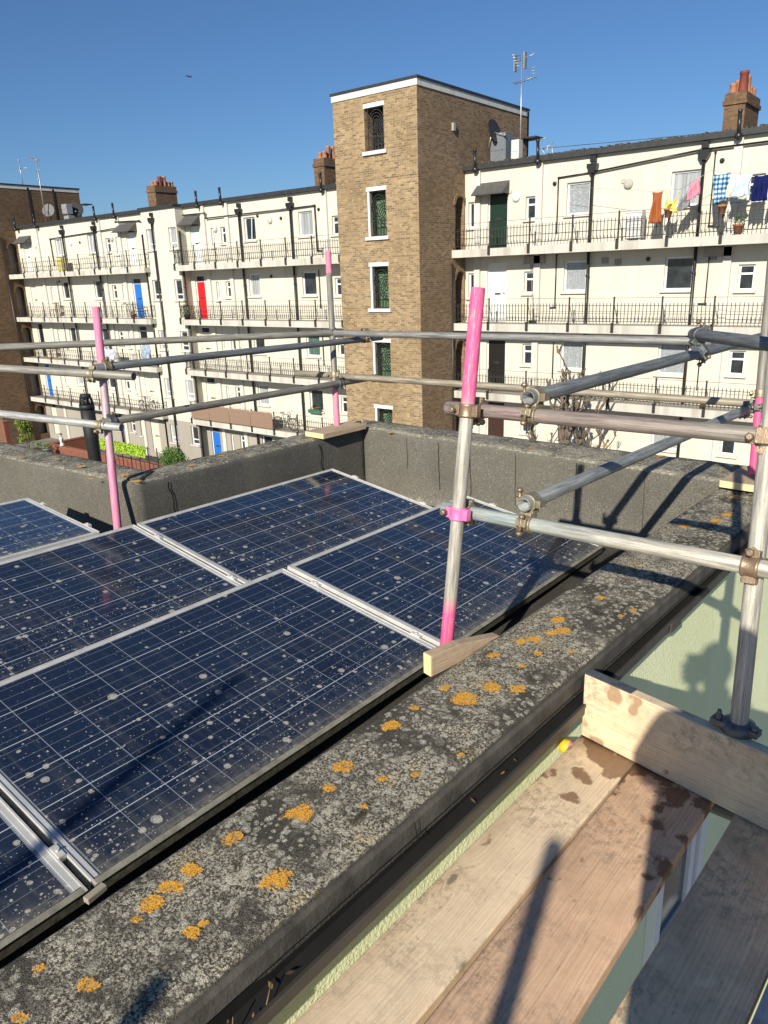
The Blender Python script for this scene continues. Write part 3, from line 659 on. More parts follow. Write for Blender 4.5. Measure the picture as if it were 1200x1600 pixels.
# ---------------------------------------------------------------- brick stair towers
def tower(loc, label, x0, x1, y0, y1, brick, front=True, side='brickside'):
    par = thing('stair_tower', loc, label, 'tower')
    z0, z1 = -9.9, 5.88
    wins = [(4.12, 5.59), (1.32, 2.94), (-1.19, .40), (-3.75, -2.31), (-6.3, -4.81), (-8.9, -7.4)]
    wx0, wx1 = x0 + (-18.12+19.55), x0 + (-17.27+19.55)
    m = MB(); wall_holes(m, x0, x1, z0, z1, y0, [(wx0, wx1, a, b) for a, b in wins], .5); m.face([V((x0, y1, z0)), V((x0, y0, z0)), V((x0, y0, z1)), V((x0, y1, z1))]); m.face([V((x1, y1, z0)), V((x0, y1, z0)), V((x0, y1, z1)), V((x1, y1, z1))])
    m.box(x0-.012, x1+.012, y0-.014, y0+.0, 3.22, 3.30)
    m.build('wall', M[brick], par, recalc=False)
    # side wall facing +X with arched openings onto the balconies
    m = MB(); ya, yb = 24.72, 25.34; ar = (yb-ya)/2; zsp = 1.55
    openings = [(f-.03, f+zsp) for f in FL + [-9.5]]
    ys = [y0, ya, yb, y1]; zs = sorted({z0, z1, *[a for a, b in openings], *[b+ar for a, b in openings]})
    for a, b in zip(ys[:-1], ys[1:]):
        for c, d in zip(zs[:-1], zs[1:]):
            if a == ya and any(o[0] < (c+d)/2 < o[1]+ar for o in openings): continue
            m.face([V((x1, a, c)), V((x1, b, c)), V((x1, b, d)), V((x1, a, d))])
    for o in openings:
        pts = [V((x1, (ya+yb)/2 + ar*math.cos(math.pi*i/12), o[1] + ar*math.sin(math.pi*i/12))) for i in range(13)]
        for i in range(12):
            p, q = pts[i], pts[i+1]; m.face([p, V((x1, p.y, o[1]+ar)), V((x1, q.y, o[1]+ar)), q] if abs(p.z-o[1]-ar) > 1e-6 and abs(q.z-o[1]-ar) > 1e-6 else [v for v in (p, V((x1, p.y, o[1]+ar)), V((x1, q.y, o[1]+ar)), q)])
            m.face([p, q, q+V((-.5, 0, 0)), p+V((-.5, 0, 0))])
        m.face([V((x1, ya, o[0])), V((x1-.5, ya, o[0])), V((x1-.5, ya, o[1])), V((x1, ya, o[1]))]); m.face([V((x1, yb, o[0])), V((x1-.5, yb, o[0])), V((x1-.5, yb, o[1])), V((x1, yb, o[1]))])
        # raised brick collar
        for i in range(12):
            c0, c1 = pts[i], pts[i+1]; cc = V((x1, (ya+yb)/2, o[1])); d0 = (c0-cc).normalized()*.13; d1 = (c1-cc).normalized()*.13
            m.face([c0+V((.03,0,0)), c1+V((.03,0,0)), c1+d1+V((.03,0,0)), c0+d0+V((.03,0,0))]); m.face([c0+d0+V((.03,0,0)), c1+d1+V((.03,0,0)), c1+d1, c0+d0])
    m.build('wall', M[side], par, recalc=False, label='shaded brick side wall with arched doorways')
    m = MB(); m.box(x1-1.2, x1-.5, ya-.4, yb+.4, z0, 3.3); m.build('stairwell_shaft', M['deckgrey'], par)
    b = MB(); b.box(x0-.03, x1+.03, y0-.03, y1+.03, z1, 6.08); b.build('parapet_band', M['band'], par)
    b = MB(); b.box(x0-.06, x1+.06, y0-.06, y1+.06, 6.08, 6.16); b.build('roof', M['roofedge'], par)
    if front:
        for i, (a, c) in enumerate(wins):
            f = MB(); f.box(wx0-.02, wx1+.04, y0-.02, y0+.10, c-.10, c+.03); (f.box(wx0, wx0+.08, y0+.02, y0+.2, a, c-.10) if i else None); fo = f.build('window', M['upvc'], par)
            s = MB(); s.box(wx0-.08, wx1+.12, y0-.09, y0+.1, a-.12, a-.0); s.build('sill', M['band'], fo)
            g = MB(); cx, w = (wx0+.12+wx1)/2, (wx1-wx0-.12)/2
            zc = a + (c-a)*.60; gy = y0+.06
            for r in (.09, .17, .25, .33):
                pts = [V((cx + r*math.cos(2*math.pi*k/20), gy, zc + r*1.25*math.sin(2*math.pi*k/20))) for k in range(21)]
                for p, q in zip(pts[:-1], pts[1:]): g.tube(p, q, .017, 4)
            for k in range(6): xx = cx - w + (2*w)*k/5; g.box(xx-.015, xx+.015, gy-.01, gy+.01, a, zc-.42 if 0 < k < 5 else c-.1)
            g.box(cx-w, cx+w, gy-.012, gy+.012, zc-.44, zc-.41); g.box(cx-w, cx+w, gy-.012, gy+.012, a+.02, a+.05); g.box(cx-w, cx+w, gy-.012, gy+.012, c-.14, c-.11)
            g.tube((cx-w, gy, zc+.1), (cx+w, gy, a+.15), .009, 4)
            g.build('window_grille', M['rail'], fo)
            p = MB(); p.box(wx0-.02, wx1+.02, y0+.5, y0+.52, a-.02, c+.02); p.build('stairwell_back', M['glass'] if i == 0 else M['stairgreen'], fo)
    return par
M['stairgreen'] = plain('green_stairwell_paint', (.12, .24, .13), .6, var=.5, scale=1.5)
TW = tower((-17.7, 26, -9.9), 'tall brown brick stair tower with grilled windows between the two cream blocks', -19.55, -15.86, 22.42, 30.14, 'brick')
m = MB(); m.box(-15.86, -15.78, 24.5, 24.64, 4.75, 5.0); m.build('vent', M['slab'], TW)
m = MB(); m.tube((-15.80, 24.42, -9.9), (-15.80, 24.42, .3), .03, 6); m.build('downpipe', M['black'], TW)
m = MB(); m.box(-15.86, -15.2, 29.6, 30.3, 5.0, 5.06); m.box(-15.9, -15.83, 30.1, 30.2, 3.6, 6.05); m.build('corner_flashing', M['rail'], TW)
T2 = tower((-51, 26, -9.9), 'dark brown brick stair tower at the far left end of the cream block', -52.9, -49.2, 22.42, 30.2, 'brick2', side='brick2')
for y in (26.6, 28.3):
    m = MB(); m.box(-49.2, -49.17, y, y+.14, 3.4, 6.0); m.build('downpipe', M['rail'], T2)
m = MB(); m.tube((-49.14, 24.35, -9.9), (-49.14, 24.35, 3.0), .04, 6); m.build('downpipe', M['black'], T2)
m = MB(); m.box(-49.2, -48.4, 30.0, 30.6, 5.1, 5.16); m.build('corner_flashing', M['rail'], T2)

# ---------------------------------------------------------------- aerials, dishes, boxes on the roofs
M['galv'] = plain('galvanised_mast', (.45, .45, .44), .4, .6)
def aerial(x, y, z0, z1, label, kind):
    p = thing('tv_aerial', (x, y, z0), label, 'aerial', None)
    m = MB(); m.tube((x, y, z0), (x-.02, y, z1), .028, 6); m.build('mast', M['galv'], p)
    m = MB()
    if kind == 0:
        m.box(x-.32, x-.27, y-.1, y+.1, z1-.55, z1-.0); m.box(x+.10, x+.15, y-.1, y+.1, z1-.5, z1+.05)
        for k in range(5): m.tube((x-.35+.05*k, y-.2, z1-.1*k), (x-.1+.05*k, y+.2, z1-.1*k), .012, 4)
        m.tube((x-.2, y, z1-.2), (x+.65, y, z1-.05), .015, 4)
        m.build('reflector', M['galv'], p); m = MB()
        m.tube((x-.35, y, z1-.95), (x+.6, y, z1-.85), .02, 4)
        for k in range(6): m.tube((x-.3+.16*k, y-.25, z1-.94+.015*k), (x-.3+.16*k, y+.25, z1-.94+.015*k), .009, 4)
        for k in range(3): m.tube((x+.2, y, z1-.75+.1*k), (x+.62, y, z1-.72+.1*k), .009, 4)
    elif kind == 1:
        m.tube((x-.75, y, z1-.42), (x+.85, y, z1-.55), .014, 4); m.ball((x, y, z1-.5), .07, 6); m.ball((x-.1, y, z1-.6), .06, 6); m.ball((x-.05, y, z1), .06, 6)
    else:
        m.tube((x-.85, y, z1-.15), (x+.15, y, z1-.4), .016, 4)
        for k in range(6): m.tube((x-.8+.16*k, y-.22, z1-.17-.04*k), (x-.8+.16*k, y+.22, z1-.17-.04*k), .009, 4)
        m.ball((x, y, z1-.45), .06, 6); m.tube((x-.25, y, z1-1.0), (x+.25, y, z1-.95), .02, 4); m.ball((x-.18, y, z1-1.5), .07, 6)
    m.build('antenna_array', M['galv'], p)
aerial(-15.55, 29, 3.66, 7.85, 'tall double headed television aerial behind the brick tower', 0)
aerial(-50.3, 27, 6.1, 7.75, 'small crossbar aerial, left of the two on the far left tower roof', 1)
aerial(-48.2, 27, 3.66, 7.9, 'long pale aerial with slanted boom, right of the two by the far left tower', 2)
def dish(c, n, r, label):
    p = thing('satellite_dish', c, label, 'satellite dish')
    m = MB(); m.lathe(c, [(r, .10), (r*.97, .11), (r*.6, .03), (.02, 0), (r*.6, .0), (r, .085)], 20, n); m.build('reflector', M['rail'], p)
    nn = V(n).normalized(); m = MB(); m.tube(V(c), V(c)+nn*.55-V((0, 0, .3)), .015, 5); m.ball(V(c)+nn*.55-V((0, 0, .3)), .05, 6); m.tube(V(c), V(c)-nn*.15-V((0, 0, .5)), .03, 6); m.build('mount', M['galv'], p)
dish((-15.62, 26.9, 4.95), (.97, -.02, .22), .42, 'big black satellite dish on the side of the central brick tower')
dish((-48.35, 27.4, 4.6), (.55, -.8, .25), .42, 'left satellite dish on the far left tower')
dish((-47.9, 29.0, 4.7), (.8, -.5, .25), .48, 'right satellite dish on the far left tower beside grey cabinets')
M['cabinet'] = plain('grey_cabinet', (.16, .18, .20), .5, var=.2); M['cabinetw'] = plain('white_cabinet', (.62, .62, .60), .5, var=.15); M['cabinetg'] = plain('pale_grey_cabinet', (.30, .31, .32), .5, var=.3)
def cab(name, x0, x1, y0, y1, z0, z1, mat, label):
    m = MB(); m.box(x0, x1, y0, y1, z0+.06, z1); m.box(x0+.04, x1-.04, y0-.015, y0, z0+.12, (z0+z1)/2-.02); m.box(x0+.04, x1-.04, y0-.015, y0, (z0+z1)/2+.02, z1-.06); m.box(x0+.03, x0+.1, y0+.05, y0+.12, z0, z0+.06); m.box(x1-.1, x1-.03, y0+.05, y0+.12, z0, z0+.06)
    m.build(name, mat, label=label, cat='cabinet', bevel=.01)
cab('rooftop_cabinet', -15.75, -15.1, 27.0, 27.6, 3.66, 4.9, M['cabinet'], 'tall grey equipment cabinet on the roof beside the brick tower')
cab('rooftop_cabinet', -14.92, -14.6, 27.1, 27.4, 3.75, 4.6, M['cabinetw'], 'narrow white equipment cabinet beside the tall grey one')
cab('rooftop_cabinet', -48.2, -47.6, 28.2, 28.6, 4.35, 5.0, M['cabinetg'], 'upper pale grey cabinet on the far left tower')
cab('rooftop_cabinet', -48.1, -47.5, 28.2, 28.6, 3.66, 4.3, M['cabinetg'], 'lower pale grey cabinet on the far left tower')
p = thing('aerial_bracket', (-14.0, 27.6, 3.66), 'white lattice aerial bracket right of the rooftop cabinets', 'bracket')
m = MB()
for a, b in (((-14.3, 27.6, 4.9), (-13.6, 27.6, 4.95)), ((-14.25, 27.6, 4.85), (-13.5, 27.6, 3.9)), ((-13.6, 27.6, 4.9), (-13.65, 27.6, 3.66)), ((-13.9, 27.6, 4.4), (-13.4, 27.6, 4.6)), ((-13.35, 27.6, 4.7), (-13.3, 27.6, 3.7))): m.tube(V((-13.9, 27.6, 3.66))+(V(a)-V((-13.9, 27.6, 3.66)))*.72, V((-13.9, 27.6, 3.66))+(V(b)-V((-13.9, 27.6, 3.66)))*.72, .018, 5)
m.build('frame', M['galv'], p)
m = MB(); pts = [V((-15.0+k*1.5, 29.5+.1*k, 4.55-.02*k-.12*math.sin(math.pi*k/12))) for k in range(13)]; m.path(pts, .012, 4)
m.build('overhead_cable', M['rail'], label='thin black cable crossing above the right block roof', cat='cable')

# ---------------------------------------------------------------- bird
bp = V((-26.7, 22, 7.81)); bk = .5; p = thing('bird', bp, 'small dark bird flying in the blue sky at upper left', 'bird')
m = MB(); m.ball(bp, .028, 8, (2.6, 1, .9)); m.ball(bp+V((.075, 0, .012)), .02, 8); m.poly([bp+V((-.06, -.01, 0)), bp+V((-.12, -.025, .005)), bp+V((-.12, .025, .005)), bp+V((-.06, .01, 0))], .006, (0, 0, 1)); m.build('body', M['rail'], p)
for s in (-1, 1):
    m = MB(); m.poly([bp+V((.03, s*.01, .01)), bp+V((.0, s*.09, .04)), bp+V((-.07, s*.19, -.01)), bp+V((-.04, s*.08, .02)), bp+V((-.03, s*.01, .01))], .008, (0, 0, 1)); m.build('wing', M['rail'], p)

# ---------------------------------------------------------------- balcony things
def cloth(name, x0, x1, z0, z1, y, mat, label, shape=None, cat='laundry', seed=0):
    rnd = random.Random(seed); nx, nz = 14, 14; ph = rnd.uniform(0, 6); m = MB()
    grid = []
    for i in range(nx+1):
        row = []
        for j in range(nz+1):
            u, w = i/nx, j/nz
            top = z1; bot = z0
            if shape: l, r_, tp, bt = shape(u)
            else: tp, bt = 0, 0
            z = (z1 - tp*(z1-z0)) * (1-w) + (z0 + bt*(z1-z0)) * w
            z += -.03*math.sin(u*math.pi)*(1-w)
            x = x0 + (x1-x0)*(u+(.5-u)*.18*math.sin(w*3.1)) + .03*math.sin(w*5+ph+u*3)
            yy = y + (.02+.075*w)*math.sin(u*(13+seed)+ph+w*3.) + .02*math.sin(w*9+u*4)
            row.append(V((x, yy, z)))
        grid.append(row)
    for i in range(nx):
        for j in range(nz):
            q = [grid[i][j], grid[i+1][j], grid[i+1][j+1], grid[i][j+1]]; m.face(q, smooth=True)
    o = m.build(name, mat, label=label, cat=cat, recalc=True)
    so = o.modifiers.new('thick', 'SOLIDIFY'); so.thickness = .008
    return o
def fab(n, c, v=.2): return plain(n, c, .9, var=v, scale=5, spec=.1)
t = NT('blue_white_check'); xx = t.xyz(t.obj())
def stripe(c, p): return t.ma('LESS_THAN', t.ma('FRACT', t.ma('DIVIDE', t.ma('ADD', c, 10.), p)), .5)
M['check'] = t.done(t.mix(stripe(xx[2], .13), t.mix(stripe(xx[0], .11), (.62, .70, .72), (.12, .28, .42)), t.mix(stripe(xx[0], .11), (.10, .24, .38), (.02, .07, .18))), .9, 0, .1)
LG = 'washing on the top right balcony line'
cloth('hanging_dress', -8.58, -8.20, 1.22, 2.12, 24.33, fab('rust_fabric', (.38, .12, .045)), 'rust brown dress hanging on the top right balcony', seed=1)
cloth('hanging_blouse', -8.18, -7.74, 1.45, 2.12, 24.34, fab('yellow_fabric', (.85, .70, .16)), 'yellow top sagging from the line beside the rust brown dress', shape=lambda u: (0, 0, .45*math.sin(u*math.pi), .3*(1-u)), seed=2)
cloth('hanging_shirt', -7.76, -7.44, 1.5, 2.12, 24.36, fab('grey_fabric', (.36, .36, .38), .6), 'grey and white shirt hanging between the yellow top and pink clothes', shape=lambda u: (0, 0, .45*(1-u), .2*u), seed=3)
cloth('hanging_shirt', -7.50, -7.17, 1.78, 2.42, 24.33, fab('pink_fabric', (.80, .32, .42), .35), 'pink bundled shirt hanging in front of the top right window', shape=lambda u: (0, 0, .3*(1-u), .25*u), seed=4)
cloth('hanging_towel', -6.80, -6.36, 1.60, 2.44, 24.33, M['check'], 'blue and white checked cloth hanging on the top right balcony', shape=lambda u: (0, 0, 0, .12*u), seed=5)
cloth('hanging_sheet', -6.34, -5.76, 1.76, 2.38, 24.33, fab('pale_blue_fabric', (.58, .68, .85), .15), 'pale blue sheet hanging right of the checked cloth', shape=lambda u: (0, 0, 0, .2*abs(u-.5)), seed=6)
cloth('hanging_towel', -5.74, -5.30, 1.62, 2.30, 24.33, fab('navy_fabric', (.012, .018, .10), .3), 'navy towel hanging at the right edge of the photo', seed=7)
cloth('hanging_towel', -5.28, -4.9, 1.62, 2.28, 24.35, fab('mint_fabric', (.45, .62, .52), .2), 'mint green towel beside the navy towel', seed=8)
m = MB(); m.path([V((-11.5, 24.6, 2.55)), V((-8.6, 24.34, 2.14)), V((-7.7, 24.33, 2.12)), V((-6.9, 24.33, 2.55)), V((-6.3, 24.32, 2.42)), V((-4.8, 24.33, 2.28))], .006, 4); m.build('washing_line', M['galv'], label='sagging washing line above the top right balcony rail', cat='washing line')
def pot(c, r, h, label, mat='terracotta', plant=True, ps=1.0, leaf='leaf'):
    c = V(c); p = thing('plant_pot', c, label, 'plant pot')
    m = MB(); m.lathe(c, [(r*.65, 0), (r*.95, h*.8), (r*1.08, h*.8), (r*1.08, h), (r*.9, h), (r*.85, h*.85)], 14); m.build('pot', M[mat], p)
    if plant:
        m = MB(); leaves(m, c+V((0, 0, h+.5*r*ps)), (r*1.2*ps, r*1.2*ps, r*1.1*ps), int(60*ps), r*.35); m.build('foliage', M[leaf], p, recalc=False)
def leaves(m, c, rad, n, s, rnd=random):
    for _ in range(n):
        a, b = rnd.uniform(0, 6.283), rnd.uniform(-1, 1); q = (1-b*b)**.5; k = rnd.uniform(.35, 1)
        p = V(c) + V((rad[0]*q*math.cos(a)*k, rad[1]*q*math.sin(a)*k, rad[2]*b*k))
        d = V((rnd.uniform(-1, 1), rnd.uniform(-1, 1), rnd.uniform(-.3, 1))).normalized(); e = d.orthogonal().normalized()
        ss = s*rnd.uniform(.6, 1.3); m.face([p-e*ss*.4, p+d*ss, p+e*ss*.4, p-d*ss*.4])
def mleaf(name, a, b):
    t = NT(name); g = t.n('ShaderNodeNewGeometry').outputs['Random Per Island']; return t.done(t.mix(g, a, b), .6, 0, .25)
M['leaf'] = mleaf('green_leaves', (.03, .075, .015), (.12, .20, .04)); M['leafy'] = mleaf('yellow_green_leaves', (.05, .09, .012), (.26, .33, .05)); M['lime'] = mleaf('lime_plastic_leaves', (.16, .32, .02), (.55, .74, .06)); M['leafdry'] = mleaf('dry_stems', (.10, .07, .04), (.25, .15, .06))
pot((-8.03, 24.36, 1.36), .13, .26, 'terracotta pot with dry flowers hung below the yellow top', ps=.8, leaf='leafdry')
pot((-6.50, 24.36, 1.34), .12, .26, 'terracotta pot hung below the checked cloth', ps=.9, leaf='leafdry')
pot((-6.6, 24.7, -6.92+2.45), .1, .2, 'small red pot on the balcony under the white window at lower right', ps=.8)
cab('balcony_cupboard', -9.42, -8.92, 24.62, 24.95, .77, 1.66, M['cabinetw'], 'white cupboard standing on the top right balcony')
cab('balcony_cupboard', -43.5, -43.0, 24.62, 24.9, .77, 1.55, plain('pale_yellow_box', (.70, .62, .20), .6), 'yellow box on the top left balcony')
pot((-6.1, 24.75, .77), .15, .3, 'orange pot on the floor of the top right balcony', ps=1.3)
pot((-36.7, 24.72, -1.84), .16, .26, 'terracotta pot at the foot of the bright blue door', ps=.5)
pot((-33.9+1.9, 24.7, -1.84), .18, .25, 'bushy dark plant at the end of the balcony by the red door', mat='rail', ps=2.2)
M['reed'] = plain('reed_screen', (.46, .31, .22), .8, var=.5, scale=30)
p = thing('reed_screen', (-29, 24.5, -6.9), 'brown reed screen lashed to the lowest left balcony railing', 'screen')
for a, b in ((-32.2, -30.75), (-30.7, -29.2), (-29.15, -27.65), (-27.6, -26.1)):
    m = MB(); k = int((b-a)/.035)
    for i in range(k): x = a + (b-a)*i/k; m.box(x, x+.022, 24.43, 24.455, -6.9+random.uniform(0, .03), -6.12+random.uniform(-.012, .012))
    m.box(a, b, 24.455, 24.462, -6.88, -6.16); m.build('reed_panel', M['reed'], p)
M['bluewhite'] = fab('blue_white_fabric', (.45, .58, .70), .75)
cloth('hanging_shirt', -39.4, -38.35, -4.1, -3.5, 24.36, fab('pale_grey_fabric', (.55, .58, .66), .3), 'pale grey washing over the left balcony rail two floors below the top', seed=11)
cloth('hanging_jacket', -35.75, -34.95, -3.95, -3.1, 24.34, M['bluewhite'], 'blue and white jacket hung at the balcony corner below the blue door', seed=12)
def rack(x0, x1, z, y, label, name='clothes_airer'):
    p = thing(name, ((x0+x1)/2, y, z), label, 'airer'); m = MB()
    for dy in (-.15, .15):
        m.tube((x0, y+dy, z), (x0+.1, y+dy, z+.75), .014, 5); m.tube((x1, y+dy, z), (x1-.3, y+dy, z+.75), .014, 5); m.tube((x0+.1, y+dy, z+.75), (x1-.3, y+dy, z+.75), .014, 5); m.tube((x0+.6, y+dy, z+.75), (x0+.9, y+dy, z), .014, 5)
    for k in range(5): zz = z+.1+.14*k; m.tube((x1-.06*k-.02, y-.15, zz), (x1-.06*k-.02, y+.15, zz), .010, 4); m.tube((x0+.9-.05*k, y, zz), (x1-.05*k, y, zz), .010, 4)
    m.build('frame', M['rail'], p)
rack(-37.7, -35.9, -1.83, 24.85, 'black folding airer on the balcony beside the blue door')
def chair(x, y, z, label):
    p = thing('wooden_chair', (x, y, z), label, 'chair'); w = M['woodchair']
    for dx in (-.2, .2):
        for dy in (-.2, .2):
            m = MB(); m.box(x+dx-.02, x+dx+.02, y+dy-.02, y+dy+.02, z, z+(.45 if dy < 0 else .88)); m.build('leg', w, p)
    m = MB(); m.box(x-.22, x+.22, y-.22, y+.22, z+.45, z+.48); m.build('seat', w, p)
    m = MB()
    for k in range(3): m.box(x-.18, x+.18, y+.19, y+.21, z+.56+.11*k, z+.62+.11*k)
    m.build('backrest', w, p)
M['woodchair'] = plain('pale_chair_wood', (.42, .28, .16), .6)
chair(-45.0, 24.85, -1.83, 'wooden chair on the second balcony down at far left')
chair(-46.2, 24.85, -4.37, 'wooden chair on the third balcony down at far left')
def bicycle(x, y, z, label):
    p = thing('bicycle', (x, y, z), label, 'bicycle')
    for dx in (-.5, .5):
        m = MB(); pts = [V((x+dx+.3*math.cos(a*math.pi/9), y, z+.32+.3*math.sin(a*math.pi/9))) for a in range(19)]
        for a, b in zip(pts[:-1], pts[1:]): m.tube(a, b, .02, 5)
        for k in range(6): m.tube((x+dx, y, z+.32), (x+dx+.29*math.cos(k), y, z+.32+.29*math.sin(k)), .004, 3)
        m.build('wheel', M['rail'], p)
    m = MB()
    for a, b in (((-.5, .32), (-.15, .75)), ((-.15, .75), (.35, .78)), ((.35, .78), (0, .3)), ((0, .3), (-.5, .32)), ((0, .3), (-.18, .82)), ((.33, .85), (.5, .32))): m.tube((x+a[0], y, z+a[1]), (x+b[0], y, z+b[1]), .018, 5)
    m.tube((x+.33, y-.22, z+.9), (x+.33, y+.22, z+.9), .014, 5); m.box(x-.28, x-.08, y-.06, y+.06, z+.82, z+.87)
    m.build('frame', M['galv'], p)
bicycle(-36.6, 24.8, -6.97, 'bicycle parked on the lowest left balcony'); bicycle(-25.6, 24.85, -6.97, 'bicycle parked right of the reed screen')
m = MB(); m.box(-24.4, -23.65, YW-.22, YW-.02, -6.08, -5.92); o = m.build('window_planter', plain('green_planter', (.05, .16, .11), .5), label='green window box under the dark window right of the reed screen', cat='planter')
m = MB(); leaves(m, (-24.0, YW-.12, -5.85), (.35, .08, .12), 60, .07); o2 = m.build('foliage', M['leafdry'], o, recalc=False)
p = thing('broom', (-12.85, 24.9, -1.83), 'broom leaning against the wall of the second right balcony', 'broom')
m = MB(); m.tube((-12.75, 24.95, -1.75), (-12.98, 25.25, -.35), .012, 5); m.build('handle', M['woodchair'], p); m = MB(); m.box(-12.9, -12.6, 24.92, 24.99, -1.83, -1.73); m.build('brush_head', M['rail'], p)

# ---------------------------------------------------------------- pollarded tree in front of the right block
tx, ty = -10.4, 22.9
TR = thing('pollarded_tree', (tx, ty, -9.9), 'bare pollarded tree with knobbly stubs in front of the right block', 'tree')
M['bark'] = plain('knobbly_bark', (.20, .155, .11), .9, var=.55, scale=12, bump=.6)
rnd = random.Random(5); mt = MB(); mt.ring_strip([[V((tx+math.cos(a*.7854)*r*(1+.12*math.sin(a*2.1+z)), ty+math.sin(a*.7854)*r, z)) for a in range(8)] for z, r in ((-9.9, .34), (-9.0, .27), (-7.6, .25), (-6.6, .30), (-6.2, .25))], [0, .9, 2.3, 3.3, 3.7], cap=(False, True)); mt.build('trunk', M['bark'], TR)
mbr = MB()
def limb(p, d, L, r, lvl):
    k = 5; pts = [V(p)]; dd = V(d).normalized()
    for i in range(k):
        dd = (dd + V((rnd.uniform(-.3, .3), rnd.uniform(-.3, .3), rnd.uniform(-.05, .35)))*.75).normalized(); pts.append(pts[-1]+dd*L/k)
    for i in range(k): mbr.tube(pts[i], pts[i+1], r*(1-.10*i), 7, r2=r*(1-.10*(i+1)))
    mbr.ball(pts[-1], r*1.15, 7)
    if lvl > 0:
        for _ in range(3 if lvl > 1 else 2):
            j = rnd.randint(2, k); limb(pts[j], dd + V((rnd.uniform(-1, 1), rnd.uniform(-.8, .8), rnd.uniform(.1, .8))), L*rnd.uniform(.45, .7), r*.6, lvl-1)
    else:
        for _ in range(5):
            q = pts[-1] + V((rnd.uniform(-.05, .05), rnd.uniform(-.05, .05), 0)); e = V((rnd.uniform(-.45, .45), rnd.uniform(-.45, .45), 1)).normalized(); mbr.tube(q, q+e*rnd.uniform(.12, .3), r*.62, 6, r2=r*.5); mbr.ball(q+e*.2, r*.7, 6)
for d, L, r in (((-.5, 0, .9), 1.5, .11), ((.1, .2, 1), 1.7, .13), ((.6, 0, .7), 1.6, .11), ((-1, .1, .35), 1.3, .09), ((1, -.2, .30), 1.5, .09), ((.3, -.3, 1), 1.5, .11), ((-.2, .3, 1), 1.8, .12), ((.9, .1, .15), 1.1, .07), ((-.9, -.1, .1), 1.1, .07)):
    limb((tx+rnd.uniform(-.12, .12), ty+rnd.uniform(-.1, .1), -6.15+rnd.uniform(-.6, .2)), d, L*1.08, r*.8, 2)
mbr.build('branches', M['bark'], TR)

# ---------------------------------------------------------------- yard at lower left
t = NT('yard_paving'); o_ = t.obj()
M['ground'] = t.done(t.mix(t.rng(t.noise(o_, .6, 6), .35, .7), (.17, .16, .145), (.26, .25, .22)), .9, 0, .2)
m = MB(); m.face([V((-900, -500, -9.9)), V((700, -500, -9.9)), V((700, 1200, -9.9)), V((-900, 1200, -9.9))]); m.build('ground', M['ground'], kind='structure', recalc=False)
M['redbrick'] = plain('red_painted_brick', (.24, .085, .05), .85, var=.3, scale=3)
def ywall(x0, x1, y0, y1, z1, label, z0=-9.9):
    m = MB(); m.box(x0, x1, y0, y1, z0, z1-.06); o = m.build('garden_wall', M['redbrick'], label=label, cat='wall'); c = MB(); c.box(x0-.02, x1+.02, y0-.02, y1+.02, z1-.06, z1); c.build('coping', plain('red_coping', (.30, .12, .08), .8), o)
ywall(-43.3, -37.0, 22.0, 22.25, -9.0, 'long red brown garden wall behind the black flue')
ywall(-43.3, -43.05, 22.3, 24.4, -9.0, 'short red garden wall returning to the block at far left')
ywall(-37.0, -31.8, 22.6, 22.85, -9.15, 'low red wall below the lime hedge screen')
ywall(-45.6, -45.2, 20.6, 20.9, -7.6, 'tall red brick pier at the left edge')
p = thing('yard_railing', (-35, 22.3, -9.9), 'dark railing carrying the lime green hedge screen', 'railing'); 
for k in range(8):
    x = -38.2 + k*.8; m = MB(); m.box(x-.02, x+.02, 22.28, 22.32, -9.9, -8.15); m.build('railing_post', M['rail'], p)
m = MB(); m.tube((-38.2, 22.3, -8.9), (-31.5, 22.3, -9.05), .02, 5); m.tube((-38.2, 22.3, -8.6), (-31.5, 22.3, -8.75), .02, 5); m.tube((-38.2, 22.3, -8.2), (-33.2, 22.3, -8.25), .02, 5); m.build('rail', M['rail'], p)
m = MB(); rr = random.Random(3)
for _ in range(2600):
    q = V((rr.uniform(-37.8, -33.5), 22.22+rr.uniform(-.07, .05), rr.uniform(-8.72, -8.12))); q.z -= (q.x+37.8)*.008
    d = V((rr.uniform(-1, 1), rr.uniform(-1, -.1), rr.uniform(-1, 1))).normalized(); e = d.orthogonal().normalized(); s = .06; m.face([q-e*s*.5, q+d*s, q+e*s*.5, q-d*s*.5])
m.build('hedge_screen', M['lime'], label='lime green artificial hedge screen on the yard railing', cat='hedge', recalc=False)
def shrub(c, rad, n, label, leaf='leaf', s=.07):
    p = thing('shrub', (c[0], c[1], -9.9), label, 'shrub'); m = MB()
    for _ in range(6): m.tube((c[0], c[1], -9.9), (c[0]+random.uniform(-.5, .5)*rad[0], c[1]+random.uniform(-.5, .5)*rad[1], c[2]), .02, 5)
    m.build('stem', M['bark'], p)
    m = MB(); R = random.Random(n)
    for _ in range(14):
        cc = V(c) + V((R.uniform(-.6, .6)*rad[0], R.uniform(-.6, .6)*rad[1], R.uniform(-.6, .6)*rad[2])); leaves(m, cc, tuple(q*.45 for q in rad), n//14, s, R)
    m.build('foliage', M[leaf], p, recalc=False)
shrub((-31.6, 22.6, -8.75), (1.15, .7, .95), 5200, 'green bush beside the downpipe at the end of the lime hedge')
shrub((-44.0, 21.2, -8.1), (.6, .5, .85), 2600, 'yellow green potted shrub against the far left brick tower', 'leafy')
pot((-42.5, 21.0, -9.5), .3, .45, 'dark planter beside the yellow green shrub', mat='darkpot', ps=1.)
pot((-41.9, 21.3, -9.4), .25, .4, 'grey planter left of the statue', mat='cabinet', ps=1.)
